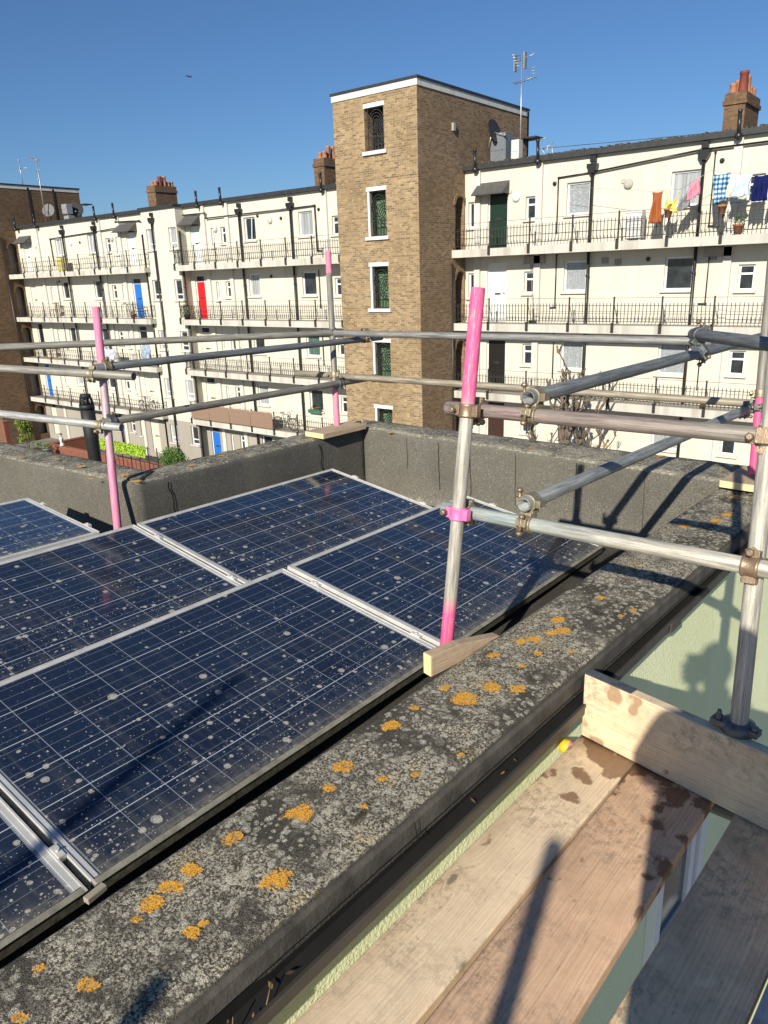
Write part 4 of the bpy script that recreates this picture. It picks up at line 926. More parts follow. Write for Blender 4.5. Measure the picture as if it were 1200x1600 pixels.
def statue(x, y, z, label, h=.75):
    p = thing('garden_statue', (x, y, z), label, 'statue'); m = MB(); m.lathe((x, y, z), [(.14, 0), (.13, .1), (.09, .16), (.11, .4*h), (.12, .62*h), (.05, .76*h)], 12); m.ball((x, y-.02, z+.86*h), .09, 10); m.build('body', M['cabinetw'], p)
    m = MB(); m.ball((x, y, z+.93*h), .10, 10, (1, 1, .6)); m.tube((x-.13, y, z+.6*h), (x-.12, y-.03, z+.3*h), .035, 6); m.tube((x+.13, y, z+.6*h), (x+.12, y-.03, z+.3*h), .035, 6); m.build('dark_paint', M['rail'], p)
statue(-41.6, 22.1, -8.98, 'white and black garden statue on the red wall, front of the pair'); statue(-42.0, 24.0, -8.9, 'white garden statue further back beside the wall', .9)
# ================================================================== the roof we look across
YX = .063
def zt(y): return -1.30 + .04*(max(y, .4) - 1.5)
def xin(y): return -1.408 + (y-.426)*.0995
def xout(y): return -.991 + (y-.765)*.083
def xgut(y): return -.926 + (y-.725)*.0728
HS = thing('house', (-3, 0, -9.9), 'green painted house with felt roof and lichened parapets in the foreground', 'building')
R1 = random.Random(11)
# near parapet: swept rounded section
m = MB(); rings = []; vs = []
y = -5.0
while y <= 4.86:
    a, b, z = xin(y), xout(y), zt(y); j = [R1.uniform(-.004, .004) for _ in range(8)]
    sec = [(a-.005, -1.75), (a, z-.12), (a+.002+j[0], z-.03), (a+.010, z-.010), (a+.028, z-.001+j[1])]
    k = 7
    for i in range(1, k): f = i/k; sec.append((a+.028+(b-a-.05)*f, z+.004*math.sin(f*3.14)+R1.uniform(-.0025, .0025)))
    sec += [(b-.022, z-.001+j[3]*.3), (b-.007, z-.006), (b-.001, z-.018), (b, z-.10)]
    rings.append([V((p, y, q)) for p, q in sec]); vs.append(y); y += .12
for r0, r1 in zip(rings[:-1], rings[1:]):
    for i in range(len(r0)-1): m.face([r0[i], r0[i+1], r1[i+1], r1[i]], smooth=True)
PAR = m.build('parapet', M['lichen'], HS)
def sweepwall(ins, outs, zs, name, mat, zb=-1.75, fillet=.07):
    """parapet between an inner and an outer line (lists of (x,y)), top heights zs"""
    m = MB(); n = 40; rings = []
    for i in range(n+1):
        f = i/n; A = V((ins[0][0]+(ins[1][0]-ins[0][0])*f, ins[0][1]+(ins[1][1]-ins[0][1])*f, 0)); B = V((outs[0][0]+(outs[1][0]-outs[0][0])*f, outs[0][1]+(outs[1][1]-outs[0][1])*f, 0))
        z = zs[0]+(zs[1]-zs[0])*f + R1.uniform(-.003, .003); d = (B-A); w = d.length; d.normalize()
        sec = [(-fillet-.02, -1.655), (-fillet, -1.64), (-.012, -1.64+fillet), (0, -1.64+fillet*1.5), (0, -1.45)]
        sec += [(.0+R1.uniform(-.002, .002), z-.05), (.004, z-.018), (.018, z-.004)]
        for k in range(1, 5): sec.append((.018+(w-.036)*k/5, z+R1.uniform(-.003, .003)))
        sec += [(w-.018, z-.004), (w-.003, z-.018), (w, z-.06), (w, -4.2)]
        rings.append([A + d*p + V((0, 0, q)) for p, q in sec])
    for r0, r1 in zip(rings[:-1], rings[1:]):
        for i in range(len(r0)-1): m.face([r0[i], r0[i+1], r1[i+1], r1[i]], smooth=True)
    m.face(rings[0]); m.face(rings[-1])
    return m.build(name, mat, HS)
ML = m_felt('lichened_light_felt', .9, (.185, .174, .145)); MLD = m_felt('lichened_shade_toned_felt', .85, (.145, .138, .12))  # second felt is darker: the return wall's grazing shade painted into its colour
LC_, FC = (-3.921, 2.504), (-3.745, 4.483)
sweepwall([(-9.5, 2.31), LC_], [(-9.5, 2.62), (-4.05, 2.78)], (-1.165, -1.17), 'parapet', ML)
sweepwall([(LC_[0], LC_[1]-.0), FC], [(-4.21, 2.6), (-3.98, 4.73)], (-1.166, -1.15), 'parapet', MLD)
sweepwall([FC, (-.98, 4.32)], [(-3.98, 4.76), (-.70, 4.78)], (-1.146, -1.165), 'parapet', ML)
# felt lap seams, cracks
def ribbon(name, pts, nrm, w, mat, label=None, kind=None):
    m = MB(); nrm = V(nrm).normalized()
    for a, b in zip(pts[:-1], pts[1:]):
        a, b = V(a), V(b); s = (b-a).cross(nrm).normalized()*w; m.face([a-s+nrm*.004, b-s+nrm*.004, b+s+nrm*.004, a+s+nrm*.004])
    return m.build(name, mat, HS, label=label, recalc=False)
M['seam'] = plain('felt_lap_seam', (.035, .033, .028), .9); M['crack'] = plain('black_crack', (.012, .011, .01), .9)  # dark line colours for the felt lap seams and the cracks
def jag(a, b, n, amp, seed):
    r = random.Random(seed); a, b = V(a), V(b); out = []
    for i in range(n+1):
        f = i/n; p = a+(b-a)*f
        if 0 < i < n: p += V((0, r.uniform(-amp, amp), 0)) if abs((b-a).z) > abs((b-a).y) else V((r.uniform(-amp, amp), 0, 0))
        out.append(p)
    return out
def onmid(y, z): f = (y-2.504)/(4.483-2.504); return V((-3.921+.176*f, y, z))
for yy, s in ((2.72, 1), (4.0, 2)):
    ribbon('felt_crack', [p+V((.004, 0, 0)) for p in jag(onmid(yy, -1.20), onmid(yy+.05, -1.60), 9, .012, s)], (1, 0, 0), .005, M['crack'])
for x, s in ((-3.3, 3), (-2.72, 4), (-2.35, 5), (-1.9, 6), (-1.45, 7), (-3.0, 8)):
    yy = 4.483 + (x+3.745)*(-.0590); R7 = random.Random(s); ribbon('felt_seam', [V((x+R7.uniform(-.004, .004)+.01*k/9, yy-.004, -1.18-.36*k/9)) for k in range(10 if s % 3 else 7)], (0, -1, 0), .0016 if s % 2 else .0026, M['seam'])
ribbon('felt_crack', [(-4.10, 2.75, -1.162), (-4.03, 2.66, -1.161), (-3.99, 2.60, -1.161), (-3.945, 2.56, -1.162)], (0, 0, 1), .009, M['crack'])
for yy in (.35, 1.25, 2.1, 2.9, 3.7):
    ribbon('felt_crack', [V((xout(yy)+.016, yy, zt(yy)-.012)), V((xout(yy)+.017, yy+.012, zt(yy)-.08))], (1, 0, 0), .002, M['crack'])
# deck, lower roof, walls
m = MB(); NX, NY = 46, 50
g = [[V((-9.5 + 8.4*i/NX, -5 + 9.6*j/NY, -1.645 + .006*math.sin(i*1.3+j*.7) + R1.uniform(-.002, .002))) for j in range(NY+1)] for i in range(NX+1)]
for i in range(NX):
    for j in range(NY):
        if g[i+1][j].x < -3.75 and g[i][j+1].y > 2.65: continue
        m.face([g[i][j], g[i+1][j], g[i+1][j+1], g[i][j+1]], smooth=True)
m.build('roof_deck', M['deck'], HS, recalc=False)
m = MB()
for (y0, y1, z1) in ((-5., 4.86, -1.40), (4.86, 7.5, -1.70)):
    n = 10
    for i in range(n):
        a, b = y0+(y1-y0)*i/n, y0+(y1-y0)*(i+1)/n; a_, b_ = xout(a)-.035, xout(b)-.035
        for z0, z_1 in (((-9.9, z1),)): m.face([V((a_, a, z0)), V((b_, b, z0)), V((b_, b, z_1)), V((a_, a, z_1))])
m.face([V((xout(-5)-.035, -5, -9.9)), V((-9.5, -5, -9.9)), V((-9.5, -5, -1.7)), V((xout(-5)-.035, -5, -1.7))])
GW = m.build('wall', M['green'], HS, recalc=False)
m = MB(); m.box(-9.5, -4.25, 2.9, 5.0, -3.9, -3.7); m.build('lower_roof', M['deck'], HS)
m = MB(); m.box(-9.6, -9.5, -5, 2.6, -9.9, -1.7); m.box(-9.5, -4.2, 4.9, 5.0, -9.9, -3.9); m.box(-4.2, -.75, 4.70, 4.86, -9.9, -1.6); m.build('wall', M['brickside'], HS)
# white framed window in the green wall, seen through the gap in the boards
def wx(y): return xout(y)-.035
m = MB(); d = V((.083, 1, 0)).normalized(); nx_ = V((1, -.083, 0)).normalized()
yc0, yc1, z0, z1 = 3.02, 3.64, -3.47, -2.4
def wb(ya, yb, za, zb, t0, t1): m.obox(V((wx((ya+yb)/2), (ya+yb)/2, (za+zb)/2)) + nx_*((t0+t1)/2), d, (0, 0, 1), nx_, (yb-ya)/2*1.003, (zb-za)/2, (t1-t0)/2)
wb(yc1-.07, yc1, z0, z1, .0, .05); wb(yc0, yc0+.07, z0, z1, 0, .05); wb(yc0+.07, yc1-.07, z0, z0+.07, 0, .05); wb(yc0+.07, yc1-.07, z1-.07, z1, 0, .05); wb(yc1-.16, yc1-.10, z0+.10, z1-.1, .0, .035); wb(yc0+.1, yc1-.16, z0+.10, z0+.16, .0, .035); wb(yc0-.05, yc1+.05, z0-.05, z0-.002, .0, .12)
WN = m.build('window', M['upvc'], HS, bevel=.004)
m = MB(); wb(yc0+.07, yc1-.07, z0+.07, z1-.07, .002, .012); m.build('pane', M['glass'], WN)
# fascia and gutter
def strip(name, f, mat, y0=-5., y1=4.8, n=60, closed=True):
    m = MB(); rings = []
    for i in range(n+1):
        y = y0+(y1-y0)*i/n; rings.append([V((x, y, z)) for x, z in f(y)])
    m.ring_strip(rings, None, closed=closed, smooth=False, cap=(True, True)); return m.build(name, mat, HS)
strip('fascia', lambda y: [(xout(y)-.02, zt(y)-.016), (xout(y)+.003, zt(y)-.014), (xout(y)+.010, zt(y)-.024), (xout(y)+.011, zt(y)-.070), (xout(y)+.002, zt(y)-.073), (xout(y)-.02, zt(y)-.10)], M['fascia'])
strip('gutter', lambda y: [(xgut(y)-.070, zt(y)-.088), (xgut(y)-.068, zt(y)-.122), (xgut(y)-.035, zt(y)-.128), (xgut(y)-.010, zt(y)-.120), (xgut(y)-.008, zt(y)-.089), (xgut(y)+.003, zt(y)-.086), (xgut(y)+.005, zt(y)-.094), (xgut(y)+.001, zt(y)-.099), (xgut(y), zt(y)-.126), (xgut(y)-.012, zt(y)-.137), (xgut(y)-.078, zt(y)-.137), (xgut(y)-.079, zt(y)-.088)], M['gutter'])
strip('gutter_shade_strip', lambda y: [(xgut(y)-.0685, zt(y)-.084), (xgut(y)-.0665, zt(y)-.121), (xgut(y)-.035, zt(y)-.127), (xgut(y)-.012, zt(y)-.119), (xgut(y)-.0095, zt(y)-.090), (xgut(y)-.0085, zt(y)-.0895), (xgut(y)-.0105, zt(y)-.1205), (xgut(y)-.035, zt(y)-.1285), (xgut(y)-.0675, zt(y)-.1225), (xgut(y)-.0695, zt(y)-.084)], M['black'])  # black strip painting the shade inside the gutter, not a real lining
for yj in (.50, 2.75):
    strip('gutter_joint', lambda y: [(xgut(y)+.008, zt(y)-.088), (xgut(y)+.008, zt(y)-.130), (xgut(y)-.012, zt(y)-.143), (xgut(y)-.030, zt(y)-.143), (xgut(y)-.030, zt(y)-.1375), (xgut(y)+.003, zt(y)-.127), (xgut(y)+.0045, zt(y)-.088)], M['gutter'], yj, yj+.10, 2)

# brackets, grit and leaf litter in the gutter
for yb in (-.4, 4.2):
    m = MB(); m.obox((xgut(yb)-.04, yb, zt(yb)-.084), (1, 0, 0), (0, 1, 0), (0, 0, 1), .048, .010, .0025); m.obox((xgut(yb)+.0065, yb, zt(yb)-.100), (1, 0, 0), (0, 1, 0), (0, 0, 1), .003, .010, .016); m.build('gutter_bracket', M['gutter'], HS)
M['litter'] = mleaf('leaf_litter', (.05, .03, .015), (.30, .20, .09))
m = MB(); Rl = random.Random(21)
for _ in range(14):
    yl = Rl.choice((.55, .6, .65, .7, 1.6, 2.8)) + Rl.gauss(0, .13); c = V((xgut(yl)-.045+Rl.uniform(-.03, .03), yl, zt(yl)-.116+Rl.uniform(0, .008))); d = V((Rl.uniform(-1, 1), Rl.uniform(-1, 1), Rl.uniform(-.3, .3))).normalized(); e = V((0, 0, 1)).cross(d).normalized(); s_ = Rl.uniform(.004, .013)
    m.face([c-e*s_*.4, c+d*s_, c+e*s_*.4, c-d*s_])
for _ in range(5):
    yl = .6 + Rl.gauss(0, .06); c = V((xgut(yl)-.03, yl, zt(yl)-.108)); d = V((Rl.uniform(-.6, .6), Rl.uniform(-1, 1), Rl.uniform(-.2, .6))).normalized(); m.tube(c-d*.03, c+d*.03, .0015, 4)
m.build('leaf_litter', M['litter'], HS, kind='stuff', recalc=False)
# ---------------------------------------------------------------- orange lichen patches
t = NT('orange_lichen'); x = t.xyz(t.uv()); o_ = t.obj()
rr = t.ma('POWER', t.ma('ADD', t.ma('MULTIPLY', x[0], x[0]), t.ma('MULTIPLY', x[1], x[1])), .5)
n1 = t.noise(o_, 42, 4, .7); n2 = t.noise(o_, 150, 4, .75)
al = t.ma('SUBTRACT', t.ma('ADD', t.noise(o_, 24, 3, .6), t.ma('MULTIPLY', n2, .7)), t.rng(rr, .1, 1.0, .52, 1.22))
al = t.rng(al, .0, .03)
rim = t.rng(rr, .35, .8)
col = t.mix(t.rng(n2, .35, .62), (.62, .25, .02), (.90, .48, .07)); col = t.mix(t.ma('MULTIPLY', t.rng(n1, .5, .65), t.rng(rim, 0, 1, .7, .1)), col, (.30, .25, .14))
t.put(t.b.inputs['Alpha'], t.ma('MULTIPLY', al, t.rng(t.noise(o_, 280, 2, .7), .40, .50, .2, 1))); t.bump(n2, .5, .004)
M['orange'] = t.done(col, .9, 0, .15)
def patches(lst, zf, name, seed, sc_=1.35):
    m = MB(); R = random.Random(seed)
    for px_, py_, rp in lst:
        z = -1.25; P = None
        for _ in range(4): P = onz(px_, py_, z); z = zf(P.x, P.y)
        P = onz(px_, py_, z+.006)
        rad = rp*P.dot(CR.col[2])/FPX*sc_
        n = 20; c = m.bm.verts.new(P); vs_ = []
        for i in range(n):
            a = 6.2832*i/n; k = rad*(1+.10*math.sin(2*a+R.random()*.3)+R.uniform(-.04, .04)); x_, y_ = P.x+k*math.cos(a), P.y+k*math.sin(a)
            vs_.append((m.bm.verts.new((x_, y_, zf(x_, y_)+.006)), (math.cos(a), math.sin(a))))
        for i in range(n):
            f = m.bm.faces.new((c, vs_[i][0], vs_[(i+1) % n][0])); f.smooth = True
            for l, uv in zip(f.loops, ((0, 0), vs_[i][1], vs_[(i+1) % n][1])): l[m.uv].uv = uv
    o = m.build(name, M['orange'], PAR, kind='stuff', recalc=False); return o
patches([(727, 1091, 25), (768, 1073, 18), (808, 1076, 15), (694, 1074, 11), (610, 1133, 17), (535, 1198, 17), (517, 1231, 13), (470, 1270, 25), (432, 1375, 27), (299, 1360, 18), (262, 1385, 20), (240, 1410, 24), (275, 1385, 14), (212, 1437, 11), (300, 1458, 16), (318, 1443, 12), (138, 1535, 20), (62, 1513, 12), (872, 968, 12), (862, 989, 15), (880, 985, 12), (834, 999, 13), (815, 1002, 11), (771, 1023, 11), (840, 1020, 9), (938, 934, 8), (987, 954, 10), (649, 1106, 9), (650, 1210, 9), (597, 1216, 8), (1119, 813, 12), (1137, 804, 13), (1070, 822, 9), (970, 962, 6), (892, 1018, 7), (720, 1180, 7), (365, 1310, 20), (570, 1260, 9), (815, 1040, 7), (1150, 775, 8), (30, 1590, 16)],
        lambda x, y: zt(y), 'orange_lichen', 1, 1.45)
patches([(945, 697, 12), (1032, 712, 11), (1152, 727, 9), (1128, 735, 6), (830, 700, 8), (790, 686, 9), (1000, 722, 7), (1168, 758, 8), (35, 714, 9), (88, 717, 9), (125, 729, 12), (196, 742, 14), (212, 752, 13), (142, 748, 8), (300, 727, 9), (345, 712, 8), (486, 684, 9), (610, 676, 7), (1145, 777, 10), (1000, 718, 5), (700, 683, 6), (375, 704, 7)],
        lambda x, y: -1.161, 'orange_lichen', 2, 1.05)
# moss crumbs on the deck by the far wall
M['moss'] = plain('brown_moss', (.10, .055, .02), .95, var=.6, scale=60, bump=.6)
m = MB()
for px_, py_, n in ((645, 772, 14), (700, 785, 10), (625, 765, 4), (655, 776, 16), (760, 795, 10), (738, 792, 10), (880, 794, 8), (1000, 800, 6), (955, 806, 6), (900, 812, 8), (955, 832, 10), (985, 826, 8)):
    for _ in range(n*3):
        P = onz(px_+random.gauss(0, 7), py_+random.gauss(0, 2), -1.645); m.ball(P, random.uniform(.006, .018), 6, (1.3, 1, .7))
m.build('moss', M['moss'], HS, kind='stuff')

# ---------------------------------------------------------------- solar panels
PU = V((0.008067, 0.999651, -0.025165)).normalized(); PV = V((0.986623, -0.012054, -0.162572)); PV = (PV - PU*PV.dot(PU)).normalized(); PN = PV.cross(PU)
def panel(O, U, W, label, clamps=True, low='alu'):
    O = V(O); N = W.cross(U); p = thing('solar_panel', O - N*.04, label, 'solar panel', 'solar panels laid in rows on the felt roof')
    u0, u1, v0, v1 = -.033, 1.613, -.022, .970; fw = .024
    def P(u, v, n): return O + U*u + W*v + N*n
    def bar(ua, ub, va, vb, n0, n1, mb): mb.obox(P((ua+ub)/2, (va+vb)/2, (n0+n1)/2), U, W, N, (ub-ua)/2, (vb-va)/2, (n1-n0)/2)
    f = MB(); bar(u0, u1, v0, v0+fw, -.036, .003, f); bar(u0, u0+fw, v0+fw, v1-fw, -.036, .003, f); bar(u1-fw, u1, v0+fw, v1-fw, -.036, .003, f)
    for a, b in ((u0, u0+.006), (u1-.006, u1)): bar(a, b, v0, v1, .003, .006, f)
    bar(u0+.006, u1-.006, v0, v0+.006, .003, .006, f)
    f.build('frame', M['alu'], p, bevel=.0015)
    f = MB(); bar(u0, u1, v1-fw, v1-.002, -.038, .003, f); f.build('frame', M[low], p, bevel=.0015, label='grimy lower frame edge' if low != 'alu' else None)
    if low != 'alu': f = MB(); bar(u0, u1, v1-fw*.75, v1+.002, .0035, .0055, f); f.build('frame_lip', M['lip'], p)
    g = MB(); q = [P(u0+fw, v0+fw, 0), P(u1-fw, v0+fw, 0), P(u1-fw, v1-fw, 0), P(u0+fw, v1-fw, 0)]
    g.face(q, [(u0+fw, v0+fw), (u1-fw, v0+fw), (u1-fw, v1-fw), (u0+fw, v1-fw)]); g.build('glass', M['panel'], p, recalc=False)
    if clamps:
        c = MB()
        for vv in (.17, .78): bar(u1+.000, u1+.020, vv, vv+.05, -.012, .0095, c); c.tube(P(u1+.010, vv+.025, .009), P(u1+.010, vv+.025, .015), .005, 8)
        c.build('clamp', M['alu'], p)
    return p
O2, OB, O3 = V((-2.558828, 0.785842, -1.350579)), V((-3.583481, 2.309283, -1.308263)), V((-2.534896, 2.453227, -1.385110))
panel(O2, PU, PV, 'solar panel in the middle of the near row, largest in the photo', low='alugrime')
panel(O2 - PU*1.668, PU, PV, 'near row solar panel cut by the bottom left corner of the photo', low='alugrime')
panel(O3, PU, PV, 'near row solar panel at the far end behind the pink topped standard', low='alugrime')
panel(OB, PU, PV, 'second row solar panel nearest the far corner of the roof')
panel(OB - PU*1.668, PU, PV, 'second row solar panel at the left edge with the pink reflection')
C2, C1 = V((-3.66, 2.075, -1.303)), V((-4.635, 2.18, -1.290))
W3 = (C2-C1).normalized(); U3 = V((0, 0, 1)).cross(W3).normalized()
panel(C2 - W3*.970 - U3*1.613, U3, W3, 'flatter third row solar panel behind the left edge')
# timber batten under the row joint, wooden packers
M['oldwood'] = m_wood('weathered_batten', (.30, .26, .19), (.42, .37, .28), seed=3)
M['newwood'] = m_wood('cut_softwood', (.42, .30, .19), (.58, .44, .30), dirt=.35, seed=8)
M['paleend'] = plain('yellow_painted_board_end', (.78, .66, .34), .8, var=.15, scale=30)
a, b = onz(134, 1408, -1.40), onz(164, 1384, -1.40); dd = (b-a); dd.normalize()
m = MB(); m.obox((a+b)/2, dd, V((0, 0, 1)).cross(dd), (0, 0, 1), (b-a).length/2, .010, .008); m.build('batten_end', M['oldwood'], label='pale sawn batten end poking out between two near solar panels', cat='batten', bevel=.002)
def packer(name, c, ex, hx, hy, hz, label, cat='wood packer'):
    p = thing(name, V(c)-V((0, 0, hz)), label, cat); ex = V(ex).normalized(); ey = V((0, 0, 1)).cross(ex)
    m = MB(); m.obox(c, ex, ey, (0, 0, 1), hx, hy, hz); m.build('block', M['newwood'], p, bevel=.003)
    m = MB(); m.obox(V(c)-ex*(hx+.001), ex, ey, (0, 0, 1), .0012, hy-.002, hz-.002); m.build('painted_end', M['paleend'], p)
# chock by the middle standard
A = onz(672, 1057, -1.325); B = onz(772, 1000, -1.295)
ex = V((B.x-A.x, B.y-A.y, 0)).normalized(); ey = V((0, 0, 1)).cross(ex)
c0 = V((A.x, A.y, -1.322)) + ey*.010
p = thing('wooden_chock', c0, 'sawn wooden chock wedged on the parapet at the foot of the middle standard', 'wood packer')
m = MB(); L = (B-A).length+.02; hw, hh = .020, .080
prof = [(0, 0), (L*.97, .015), (L, .040), (L*.72, .058), (L*.40, .078), (0, hh)]
f1 = [c0+ex*s+V((0, 0, h)) - ey*hw for s, h in prof]; m.poly(f1, hw*2, ey)
m.build('block', M['newwood'], p, bevel=.002)
m = MB(); m.obox(c0 - ex*.002+V((0, 0, hh/2)), ex, ey, (0, 0, 1), .0015, hw-.001, hh/2-.001); m.build('painted_end', M['paleend'], p)
# boards under the far standards
E1 = onz(527, 672, -1.128); packer('sole_board', V((E1.x-.01, E1.y, -1.128)), (.07, 1, 0), .23, .10, .020, 'sole board with yellow end under the far left pink standard', 'sole board')
E2 = onz(1175, 748, -1.13); packer('sole_board', V((E2.x+.03, E2.y+.06, -1.146)), (.07, 1, 0), .20, .15, .020, 'sole board with yellow edge under the far right pink standard', 'sole board')

# ---------------------------------------------------------------- black flue beyond the left parapet
fp = ony(136.5, 640, 4.5); fx, fy = fp.x-.0, 4.5
FLUE = thing('flue', (fx, fy, -3.7), 'thick matt black flue with slotted cap beyond the left parapet', 'flue')
M['matt'] = plain('matt_black_flue', (.022, .023, .025), .6, var=.3)
ft = ony(134, 616, 4.5).z
m = MB(); m.lathe((fx, fy, -3.0), [(.070, -.7), (.070, ft+3.0-.62), (.073, ft+3.0-.61), (.073, ft+3.0-.52), (.078, ft+3-.50), (.078, ft+3-.17)], 24); m.build('pipe', M['matt'], FLUE)
m = MB(); m.lathe((fx, fy, ft-.17), [(.082, 0), (.082, .05), (.074, .055)], 24); m.lathe((fx, fy, ft-.045), [(.06, 0), (.06, .035), (.055, .045)], 24)
for k in range(14):
    a = 6.2832*k/14; c, s = math.cos(a), math.sin(a)
    m.tube((fx+.074*c, fy+.074*s, ft-.12), (fx+.058*c, fy+.058*s, ft-.03), .006, 4)
m.build('cap', M['matt'], FLUE)
m = MB(); m.tube((fx, fy, ft-.12), (fx, fy, ft-.04), .03, 8); m.build('core', M['rail'], FLUE)

# ---------------------------------------------------------------- scaffold tubes
G1, G2, G3, G4 = (.47, .445, .38), (.185, .20, .205), (.31, .295, .25), (.25, .235, .20)
TR_ = .02415
def stube(name, P, Q, mat, label, cat='scaffold tube', ext=(0, 0)):
    P, Q = V(P), V(Q); d = (Q-P).normalized(); P = P - d*ext[0]; Q = Q + d*ext[1]
    m = MB(); m.pipe(P, Q, TR_); m.build(name, mat, label=label, cat=cat, group=None)
    return P, Q, d
PINK = (.86, .13, .42)
mid_b, mid_t = at(697.5, 1010, 2.72), at(747, 450, 2.47)
Pm = stube('scaffold_standard', mid_b, mid_t, m_tube('tube_mid', G1, [(0, .20, .07), ((mid_t-mid_b).length+.13-.40, 9, .09)], (.84, .10, .28)), 'pink topped scaffold standard rising in the middle of the photo', 'scaffold pole', (.07, 0))
rb, rt = at(1155, 1125, 2.09), at(1223, 480, 2.0)
Pr = stube('scaffold_standard', rb, rt, m_tube('tube_right', G1, rust=.08), 'thick grey scaffold standard at the right edge behind the toe board', 'scaffold pole', (.03, .5))
lb, lt = at(184, 826, 4.53), at(150, 481, 4.58)
Pl = stube('scaffold_standard', lb, lt, m_tube('tube_left', (.50, .36, .38), [(0, .55, .25), ((lt-lb).length-.42+.25, 9, .03)], (.76, .22, .36)), 'pink scaffold standard in front of the left parapet', 'scaffold pole', (.22, 0))
E1b = V((E1.x, E1.y, -1.108)); e1t = at(512.5, 393, 5.95)
Pf = stube('scaffold_standard', at(527, 671, 5.83), e1t, m_tube('tube_farleft', G4, [(0, .30, .04), ((e1t-at(527, 671, 5.83)).length-.17, 9, .03)], (.80, .24, .36)), 'far left scaffold standard on the sole board at the parapet', 'scaffold pole', (-.0, 0))
prb, prt = at(1177, 742, 4.08), at(1204, 430, 4.15)
Pq = stube('scaffold_standard', prb, prt, m_tube('tube_farright', G4, [(0, .42, .06)], (.88, .09, .26)), 'far right pink footed scaffold standard on its sole board', 'scaffold pole', (.0, .3))
LED = {}
def led(key, P, Q, mat, label): LED[key] = stube('scaffold_ledger', P, Q, mat, label)
led('nu', at(699, 637, 2.68), at(1198, 682, 2.03), m_tube('tube_nu', G4, [(0, .35, .9)], (.50, .24, .25), .25, .1, patchy=.57), 'pinkish near ledger, upper of the two running to the right standard')
led('nl', at(694, 793, 2.73), at(1240, 898, 1.96), m_tube('tube_nl', G1, [(0, .25, .5)], (.24, .37, .40), .25, .05, patchy=.50), 'grey blue near ledger, lower of the two running to the right standard')
led('a', at(825, 622, 2.44), at(1203, 523, 4.3), m_tube('tube_a', G2, rust=.03), 'dark blue grey tube receding from its open end, upper of two')
led('b', at(818, 789, 2.46), at(1196, 627, 4.4), m_tube('tube_b', (.27, .285, .28), rust=.03), 'blue grey tube receding from its open end, lower of two')
led('c', at(1083, 522, 3.2), at(1270, 547, 2.3), m_tube('tube_c', G2, rust=.05), 'dark tube crossing at the top right above the receding tube')
led('d', at(497, 520, 5.98), at(1110, 534, 4.3), m_tube('tube_d', (.26, .26, .245), rust=.05), 'long far guardrail tube between the two far standards')
led('f', at(462, 583, 6.1), at(1196, 632, 4.3), m_tube('tube_f', (.33, .29, .22), rust=.1), 'brownish far midrail tube between the two far standards')
led('r1', at(-260, 554, 4.6), at(517, 521, 5.88), m_tube('tube_r1', G3, rust=.12), 'topmost long guardrail tube across the left of the photo')
led('r2', at(148, 575, 4.46), at(596, 527, 6.1), m_tube('tube_r2', G2, rust=.04), 'dark tube from the left pink standard to the far left standard, upper of two')
led('r3', at(158, 661, 4.46), at(588, 589, 6.1), m_tube('tube_r3', G4, rust=.06), 'brown grey tube from the left pink standard to the far left standard, lower of two')
led('r4', at(209, 588, 4.38), at(-260, 560, 5.2), m_tube('tube_r4', G3, rust=.12), 'tube with open end just right of the left pink standard')
led('r5', at(190, 668, 4.44), at(-260, 617, 5.2), m_tube('tube_r5', (.42, .42, .40), rust=.05), 'bright galvanised tube crossing in front of the black flue')

# ---------------------------------------------------------------- couplers
def coupler(c1, a1, c2, a2, label, mat='steel', mat1=None, bolts=True):
    """double coupler: a jaw round each of two tubes, a body between, bolts and nuts"""
    c1, c2 = V(c1), V(c2); a1, a2 = V(a1).normalized(), V(a2).normalized()
    p = thing('scaffold_coupler', (c1+c2)/2, label, 'coupler')
    lk = (c2-c1); lk = lk.normalized() if lk.length > .012 else a1.cross(a2).normalized()
    for c, a, sgn, mm in ((c1, a1, 1, mat1 or mat), (c2, a2, -1, mat)):
        toward = lk*sgn; toward = (toward - a*toward.dot(a)).normalized(); side = a.cross(toward).normalized()
        m = MB(); n = 22; hw = .023; prof = [(TR_+.0008, -hw), (TR_+.006, -hw), (TR_+.008, -hw*.8), (TR_+.0055, -hw*.45), (TR_+.0055, hw*.45), (TR_+.008, hw*.8), (TR_+.006, hw), (TR_+.0008, hw)]
        rings = [[c + a*h + (toward*math.cos(6.2832*i/n) + side*math.sin(6.2832*i/n))*r for i in range(n)] for r, h in prof]
        m.ring_strip(rings, [h for r, h in prof], cap=(False, False))
        # lugs and saddle
        for s in (-1, 1):
            q = c + side*s*(TR_+.012); m.obox(q, side, a, toward, .010, .019, .013)
        m.obox(c + toward*(TR_+.007), side, a, toward, .022, .021, .006)
        m.build('jaw', M[mm], p, bevel=.0015)
        m = MB(); q = c + side*(TR_+.017)
        m.tube(q - toward*.030, q + toward*.030, .0058, 10); 
        m.lathe(q - toward*.030, [(.0115, 0), (.0115, .010), (.0075, .013)], 6, -toward); m.lathe(q - toward*.012, [(.0135, -.003), (.0135, .0)], 12, -toward)
        m.lathe(q + toward*.016, [(.0105, 0), (.0105, .009)], 6, toward); m.build('bolt', M['bronze'], p)
        m = MB(); q = c - side*(TR_+.015); m.tube(q - a*.021, q + a*.021, .0072, 10); m.build('hinge_pin', M[mm], p)
def near(key_or, P):
    A, B, d = key_or; P = V(P); return A + d*((P-A).dot(d))
